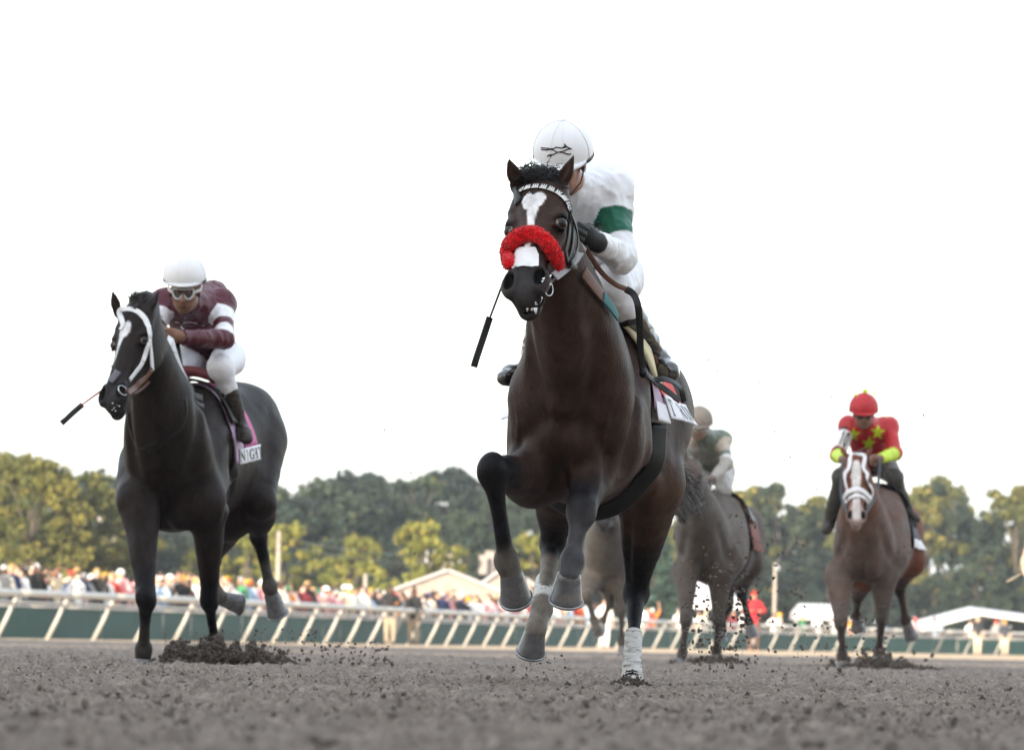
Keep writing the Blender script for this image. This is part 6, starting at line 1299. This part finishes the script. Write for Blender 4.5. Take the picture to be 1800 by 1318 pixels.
for i, x in enumerate(range(1000, 1880, 45)):
    plant_tree(T_dark[tg.integers(4)], x + tg.normal(0, 10), 405 + tg.uniform(-8, 8), uniq('low dark bush %s' % where(x)), 'bushes at the foot of the tree line', tg.uniform(.36, .5), tg.uniform(0, 6.28))

# ------------------------------------------------------------------ buildings, tents, poles
WALL = mat('pale_stucco', (.29, .255, .24), rough=0.9, noise=.12, nscale=2); ROOFM = mat('light_metal_roof', (.34, .34, .37), rough=0.5, noise=.15, nscale=1.2); TENT = mat('white_tent', (.56, .57, .61), rough=0.7, noise=.05); GLASS = mat('dark_glass', (.03, .04, .05), rough=.1, spec=.6); POLE = mat('weathered_pole', (.34, .30, .27), rough=.9, noise=.3, nscale=8)
def gable(xl, xr, D, eave, ridge, label, depth=14, over=.35, name='building'):
    a = ground(xl, D); c = ground(xr, D); w = c[0] - a[0]; m = (a + c) / 2; r = empty(name, m, label, 'building'); r['_w'] = tuple(m)
    b = MB(); b.add([a, c, c + [0, 0, eave], m + [0, 0, ridge], a + [0, 0, eave], a + [0, depth, 0], c + [0, depth, 0], c + [0, depth, eave], m + [0, depth, ridge], a + [0, depth, eave]], [(0, 1, 2, 3, 4), (6, 5, 9, 8, 7), (5, 0, 4, 9), (1, 6, 7, 2)]); b.build('wall', WALL, r, False)
    for sg, e in ((-1, a), (1, c)):
        d = unit(np.array([e[0] - m[0], 0, eave - ridge])); L = math.hypot(w / 2, ridge - eave) + over; n = np.array([-d[2] * sg, 0, d[0] * sg]); n = n if n[2] > 0 else -n
        b = MB(); p = m + [0, 0, ridge + .02]; q = [p, p + d * L]; V = [x + y for y in (np.array([0, -over, 0]), np.array([0, depth + over, 0])) for x in (q[0], q[1], q[1] + n * .14, q[0] + n * .14)]; b.add(V, [(0, 1, 2, 3), (7, 6, 5, 4), (3, 2, 6, 7), (0, 4, 5, 1), (1, 5, 6, 2)]); b.build('roof', ROOFM, r, False)
    for t in (.22, .74):
        f = MB(); f.box(a + (c - a) * t + [0, -.03, eave * .5], (w * .11, .1, eave * .42)); fo = f.build('window', ROOFM, r, False); f = MB(); f.box(a + (c - a) * t + [0, -.09, eave * .5], (w * .09, .04, eave * .36)); f.build('pane', GLASS, fo, False)
    f = MB(); f.box(a + (c - a) * .48 + [0, -.04, eave * .36], (w * .10, .09, eave * .72)); f.build('door', ROOFM, r, False)
    return r
b1 = gable(655, 915, 290, 2.2, 3.65, 'pale low building with a broad gable roof behind the crowd')
b2 = gable(845, 935, 300, 3.1, 4.1, 'second pale gabled roof half hidden by the raised foreleg')
b = MB(); b.box(ground(846, 302) + [0, 0, 4.2], (.4, .4, 1.0)); b.build('chimney', WALL, b2, False)
b = MB(); b.box(ground(858, 303) + [0, 0, 4.3], (.5, .4, 1.3)); b.build('chimney', WALL, b2, False)
def pole(x, D, H, label, r=.12, arms=0):
    p = ground(x, D); e = empty('utility_pole', p, label, 'pole'); e['_w'] = tuple(p); b = MB(); b.tube([p, p + [0, 0, H * .5], p + [0, 0, H]], [r, r * .9, r * .7], 8); b.build('shaft', POLE, e)
    for k in range(arms):
        b = MB(); b.box(p + [0, -.12, H - .35 - k * .45], (2.1 - .5 * k, .12, .14)); b.build('crossarm', POLE, e, False)
        for q in (-.9, -.45, .45, .9): b = MB(); b.tube([p + [q, -.12, H - .28 - k * .45], p + [q, -.12, H - .08 - k * .45]], .05, 6); b.build('insulator', WHITEM, e)
    return e
pole(486, 240, 4.6, 'tall plain wooden pole rising beside the dark horse hind leg', .11); pole(640, 250, 3.0, 'short pale wooden pole behind the crowd left of the guards', .11)
pole(776, 310, 5.1, 'utility pole with crossarms above the gabled building', .10, 2); pole(197, 330, 7.0, 'distant grey utility pole beside the dark horse', .12, 1); pole(1360, 330, 5.0, 'distant wooden pole among the trees right of the dusty grey horse', .12)
# wires
b = MB()
for q0, q1, wl in (((197, 330, 6.6), (486, 240, 4.4), 'left of the tall plain pole'), ((486, 240, 4.4), (776, 310, 4.8), 'from the tall plain pole to the crossarm pole, upper'), ((486, 240, 4.1), (776, 310, 4.4), 'from the tall plain pole to the crossarm pole, lower')):
    a = ground(q0[0], q0[1]) + [0, 0, q0[2]]; c = ground(q1[0], q1[1]) + [0, 0, q1[2]]; b2_ = MB(); b2_.tube([a + (c - a) * t - np.array([0, 0, 1.2 * t * (1 - t)]) for t in np.linspace(0, 1, 10)], .018, 4); tag(b2_.build('power_line', BLACK), 'thin sagging power line ' + wl, 'wire', 'power lines')
def tent(xl, xr, D, eave, ridge, label, posts=4):
    a = ground(xl, D); c = ground(xr, D); w = c[0] - a[0]; m = (a + c) / 2; r = empty('marquee_tent', m, label, 'tent'); r['_w'] = tuple(m); d = 6.0
    b = MB(); b.add([a + [0, 0, eave], c + [0, 0, eave], c + [0, d, eave], a + [0, d, eave], a + [w * .12, d / 2, ridge], c + [-w * .12, d / 2, ridge], a + [0, 0, eave - .35], c + [0, 0, eave - .35], c + [0, d, eave - .35], a + [0, d, eave - .35]], [(0, 1, 5, 4), (1, 2, 5), (2, 3, 4, 5), (3, 0, 4), (0, 6, 7, 1), (1, 7, 8, 2), (2, 8, 9, 3), (3, 9, 6, 0)]); b.build('canopy', TENT, r, False)
    for i in range(posts):
        p = a + (c - a) * i / (posts - 1); b = MB(); b.tube([p, p + [0, 0, eave]], .05, 6); b.build('tent_pole', RAILW, r)
    return r
tent(1208, 1305, 262, 2.2, 3.3, 'white peaked tent behind the dusty grey horse'); tent(1398, 1480, 300, 2.0, 2.5, 'long flat white tent left of the red silks horse', 3)
# long white roof on frames at the far right
a = ground(1615, 300); c = ground(1870, 300); r = empty('open_shed', (a + c) / 2, 'low white shed roof on slanting frames at the far right', 'shed'); r['_w'] = tuple((a + c) / 2); m_ = ground(1722, 300)
for n_, q0, q1 in (('roof_panel', a + [0, 0, 1.15], m_ + [0, 0, 2.05]), ('roof_panel', m_ + [0, 0, 2.05], c + [0, 0, 1.55])):
    b = MB(); V = [q + y for y in (np.array([0, 0, 0]), np.array([0, 7, 0.3])) for q in (q0, q1, q1 + np.array([0, 0, .2]), q0 + np.array([0, 0, .2]))]; b.add(V, [(0, 1, 2, 3), (7, 6, 5, 4), (3, 2, 6, 7), (0, 4, 5, 1), (0, 3, 7, 4), (1, 5, 6, 2)]); b.build(n_, TENT, r, False)
for t in (.04, .3, .5, .7, .95): q = a + (c - a) * t; b = MB(); b.tube([q, q + [.6, 0, .8], q + [1.0, .3, 1.5]], .07, 6); b.build('frame', TENT, r)
b = MB(); b.box((a + c) / 2 + [0, 4, .6], (c[0] - a[0] - .6, .2, 1.2)); b.build('back_panel', GLASS, r, False)

# ------------------------------------------------------------------ the dusty air over the course
hm = bpy.data.materials.new('haze_air'); hm.use_nodes = True; n_ = hm.node_tree.nodes
for q in list(n_): n_.remove(q)
ho_ = n_.new('ShaderNodeOutputMaterial'); hv = n_.new('ShaderNodeVolumePrincipled'); hv.inputs['Density'].default_value = 0.00020; hv.inputs['Color'].default_value = (.86, .93, 1, 1); hv.inputs['Anisotropy'].default_value = 0.2
hm.node_tree.links.new(hv.outputs[0], ho_.inputs['Volume'])
b = MB(); b.box((0, 275, 20), (820, 750, 42)); tag(b.build('haze', hm, None, False), kind='stuff')
# ------------------------------------------------------------------ thrown dirt
CLOD = mat('dirt_clod', (0.115, 0.098, 0.086), rough=0.95, spec=.1, noise=.5, nscale=40)
_ico = None
def clods(name, pos, size, label, seed=1, m=CLOD):
    g = np.random.default_rng(seed)
    base = np.array([(0, 0, 1), (.89, 0, .45), (.28, .85, .45), (-.72, .53, .45), (-.72, -.53, .45), (.28, -.85, .45), (.72, .53, -.45), (-.28, .85, -.45), (-.89, 0, -.45), (-.28, -.85, -.45), (.72, -.53, -.45), (0, 0, -1)])
    f = np.array([(0, 1, 2), (0, 2, 3), (0, 3, 4), (0, 4, 5), (0, 5, 1), (1, 6, 2), (2, 6, 7), (2, 7, 3), (3, 7, 8), (3, 8, 4), (4, 8, 9), (4, 9, 5), (5, 9, 10), (5, 10, 1), (1, 10, 6), (11, 7, 6), (11, 8, 7), (11, 9, 8), (11, 10, 9), (11, 6, 10)])
    n = len(pos); V = base[None] * g.uniform(.55, 1.25, (n, 12, 1)) * np.asarray(size)[:, None, None] * g.uniform(.6, 1.3, (n, 1, 3)) + np.asarray(pos)[:, None]
    Fq = (f[None] + 12 * np.arange(n)[:, None, None]).reshape(-1, 3)
    o = mobj(name, V.reshape(-1, 3), Fq, m, None, False); tag(o, label, 'dirt', None, 'stuff'); return o
g = np.random.default_rng(3)
def spray(x0, x1, y0, y1, D, n, s0, s1, dj=.4, pw=1.0):
    x = g.uniform(x0, x1, n); y = y0 + (y1 - y0) * g.uniform(0, 1, n) ** pw; d = D + g.normal(0, dj, n)
    return np.array([P(a, b_, c) for a, b_, c in zip(x, y, d)]), g.uniform(0, 1, n) ** 2.2 * (s1 - s0) + s0
# the burst round the left horse's hoof: low, wide, ragged
n = 5200; x = np.clip(g.normal(385, 62, n), 268, 545); env = np.interp(x, [268, 290, 320, 380, 430, 470, 500, 545], [6, 26, 44, 50, 44, 30, 24, 4]); env = env * (.55 + .9 * vnoise(np.stack([x * .07, x * 0, x * 0], -1), 4)); y = 1176 - env * g.uniform(0, 1, n) ** .9 - g.exponential(3.5, n) * (g.uniform(0, 1, n) < .3); d = 31.9 + g.normal(0, .22, n)
clods('dirt_burst', np.array([P(*q) for q in zip(x, y, d)]), (.003 + .013 * g.uniform(0, 1, n) ** 2), 'burst of dark clods thrown up round the hooves of the left horse', 5)
a1, s1_ = spray(560, 690, 1128, 1170, 33, 170, .003, .013, .8); a2, s2_ = spray(440, 560, 1105, 1165, 32.5, 90, .003, .012, .5)
clods('flying_dirt', np.vstack([a1, a2]), np.r_[s1_, s2_], 'loose clods flying low between the two leading horses', 6)
n = 900; x = 1108 + g.normal(0, 22, n); y = 1208 - np.abs(g.normal(0, 9, n)) * np.exp(-((x - 1108) / 30) ** 2); a = np.array([P(*q) for q in zip(x, y, 22.9 + g.normal(0, .2, n))]); s_ = .002 + .009 * g.uniform(0, 1, n) ** 2; clods('dirt_burst', a, s_, 'small ring of dirt thrown round the wrapped hind hoof', 7)
al = [spray(1195, 1320, 960, 1180, 27, 340, .002, .012, 1.2, .7), spray(1200, 1300, 1040, 1180, 26, 110, .003, .012, .8), spray(1280, 1420, 900, 1190, 30, 240, .003, .012, 2), spray(1430, 1560, 1060, 1190, 34, 190, .003, .014, 2), spray(1180, 1440, 560, 960, 29, 90, .002, .006, 2), spray(1400, 1640, 670, 1000, 40, 130, .003, .009, 2), spray(660, 840, 720, 1000, 27, 26, .002, .007, 2), spray(900, 1000, 1150, 1190, 24, 40, .003, .009, .4), spray(1450, 1600, 920, 1060, 44, 90, .005, .013, .5)]
clods('flying_dirt', np.vstack([q[0] for q in al]), np.concatenate([q[1] for q in al]), 'dark clods and grains flying among the horses on the right', 8)
n = 900; x = g.normal(1250, 26, n); y = 1168 - np.abs(g.normal(0, 6, n)); clods('dirt_burst', np.array([P(*q) for q in zip(x, y, 50.4 + g.normal(0, .3, n))]), g.uniform(.006, .022, n), 'dirt thrown round the hooves of the grey dusted horse', 9)
n = 1100; x = g.normal(1550, 44, n); y = 1176 - np.abs(g.normal(0, 9, n)) * np.exp(-((x - 1545) / 60) ** 2) * (.4 + 1.3 * vnoise(np.stack([x * .1, x * 0, x * 0], -1), 9)) - g.exponential(6, n) * (g.uniform(0, 1, n) < .15); clods('dirt_burst', np.array([P(*q) for q in zip(x, y, 47.9 + g.normal(0, .3, n))]), g.uniform(.006, .024, n), 'dirt thrown round the hooves of the chestnut horse', 10)
n = 5000; x = np.clip(g.normal(395, 55, n), 290, 560); y = 1135 + g.normal(0, 16, n); clods('dust_grains', np.array([P(*q) for q in zip(x, y, 32.2 + g.normal(0, .3, n))]), g.uniform(.0010, .0026, n), 'fine dust grains hanging over the dirt burst', 12, mat('pale_dust', (.20, .17, .15), rough=1, spec=0))
# clods lying on the track
n = 9000; D = 6.5 * (70 / 6.5) ** g.uniform(0, 1, n); x = g.uniform(-.11, .11, n) * D; hz = dirt_h(x, D); sz = .003 + .012 * g.uniform(0, 1, n) ** 4
clods('track_clods', np.stack([x, D, hz + sz * .3], 1), sz, 'loose crumbs and clods lying over the raked dirt track', 11, mat('loose_dirt', (.18, .155, .137), rough=.95, spec=.1, noise=.4, nscale=30))
for (x, D, s) in ((880, 1180, .035), (65, 1180, .06), (170, 1190, .05), (735, 1178, .03), (1205, 1225, .03)): pass

# the fine crumb of the raked surface where the lens is sharp: real grains, too many to count
def grains(name, n, d0, d1, s0, s1, label, seed, m):
    q = np.random.default_rng(seed); D = d0 * (d1 / d0) ** q.uniform(0, 1, n); x = q.uniform(-.112, .112, n) * D; h = dirt_h(x, D); s = s0 + (s1 - s0) * q.uniform(0, 1, n) ** 3
    keep = fbm(np.stack([x * 3, D * 3, x * 0], -1), 2, 4) + q.uniform(-.2, .2, n) > .42; x, D, h, s = x[keep], D[keep], h[keep], s[keep]; n = len(x)
    base = np.array([(1, 0, -.2), (0, 1, -.2), (-1, 0, -.2), (0, -1, -.2), (.15, .1, .9)]); f = np.array([(0, 1, 4), (1, 2, 4), (2, 3, 4), (3, 0, 4)])
    a = q.uniform(0, 6.28, n); R = np.stack([np.stack([np.cos(a), -np.sin(a)], 1), np.stack([np.sin(a), np.cos(a)], 1)], 1)
    V = np.repeat(base[None], n, 0) * q.uniform(.6, 1.3, (n, 5, 1)) * s[:, None, None]; V[:, :, :2] = np.einsum('nij,nkj->nki', R, V[:, :, :2]); V += np.stack([x, D, h], 1)[:, None]
    tag(mobj(name, V.reshape(-1, 3), (f[None] + 5 * np.arange(n)[:, None, None]).reshape(-1, 3), m, None, False), label, 'dirt', None, 'stuff')
grains('dirt_crumbs', 90000, 11, 40, .004, .016, 'fine loose crumbs of dirt covering the track round the horses', 21, mat('crumb_dirt', (.25, .215, .187), rough=.95, spec=.1, noise=.5, nscale=9))
grains('dirt_crumbs', 20000, 11, 40, .004, .013, 'darker moist crumbs of dirt scattered among the pale ones', 22, mat('moist_dirt', (.085, .072, .062), rough=.9, spec=.15, noise=.4, nscale=9))
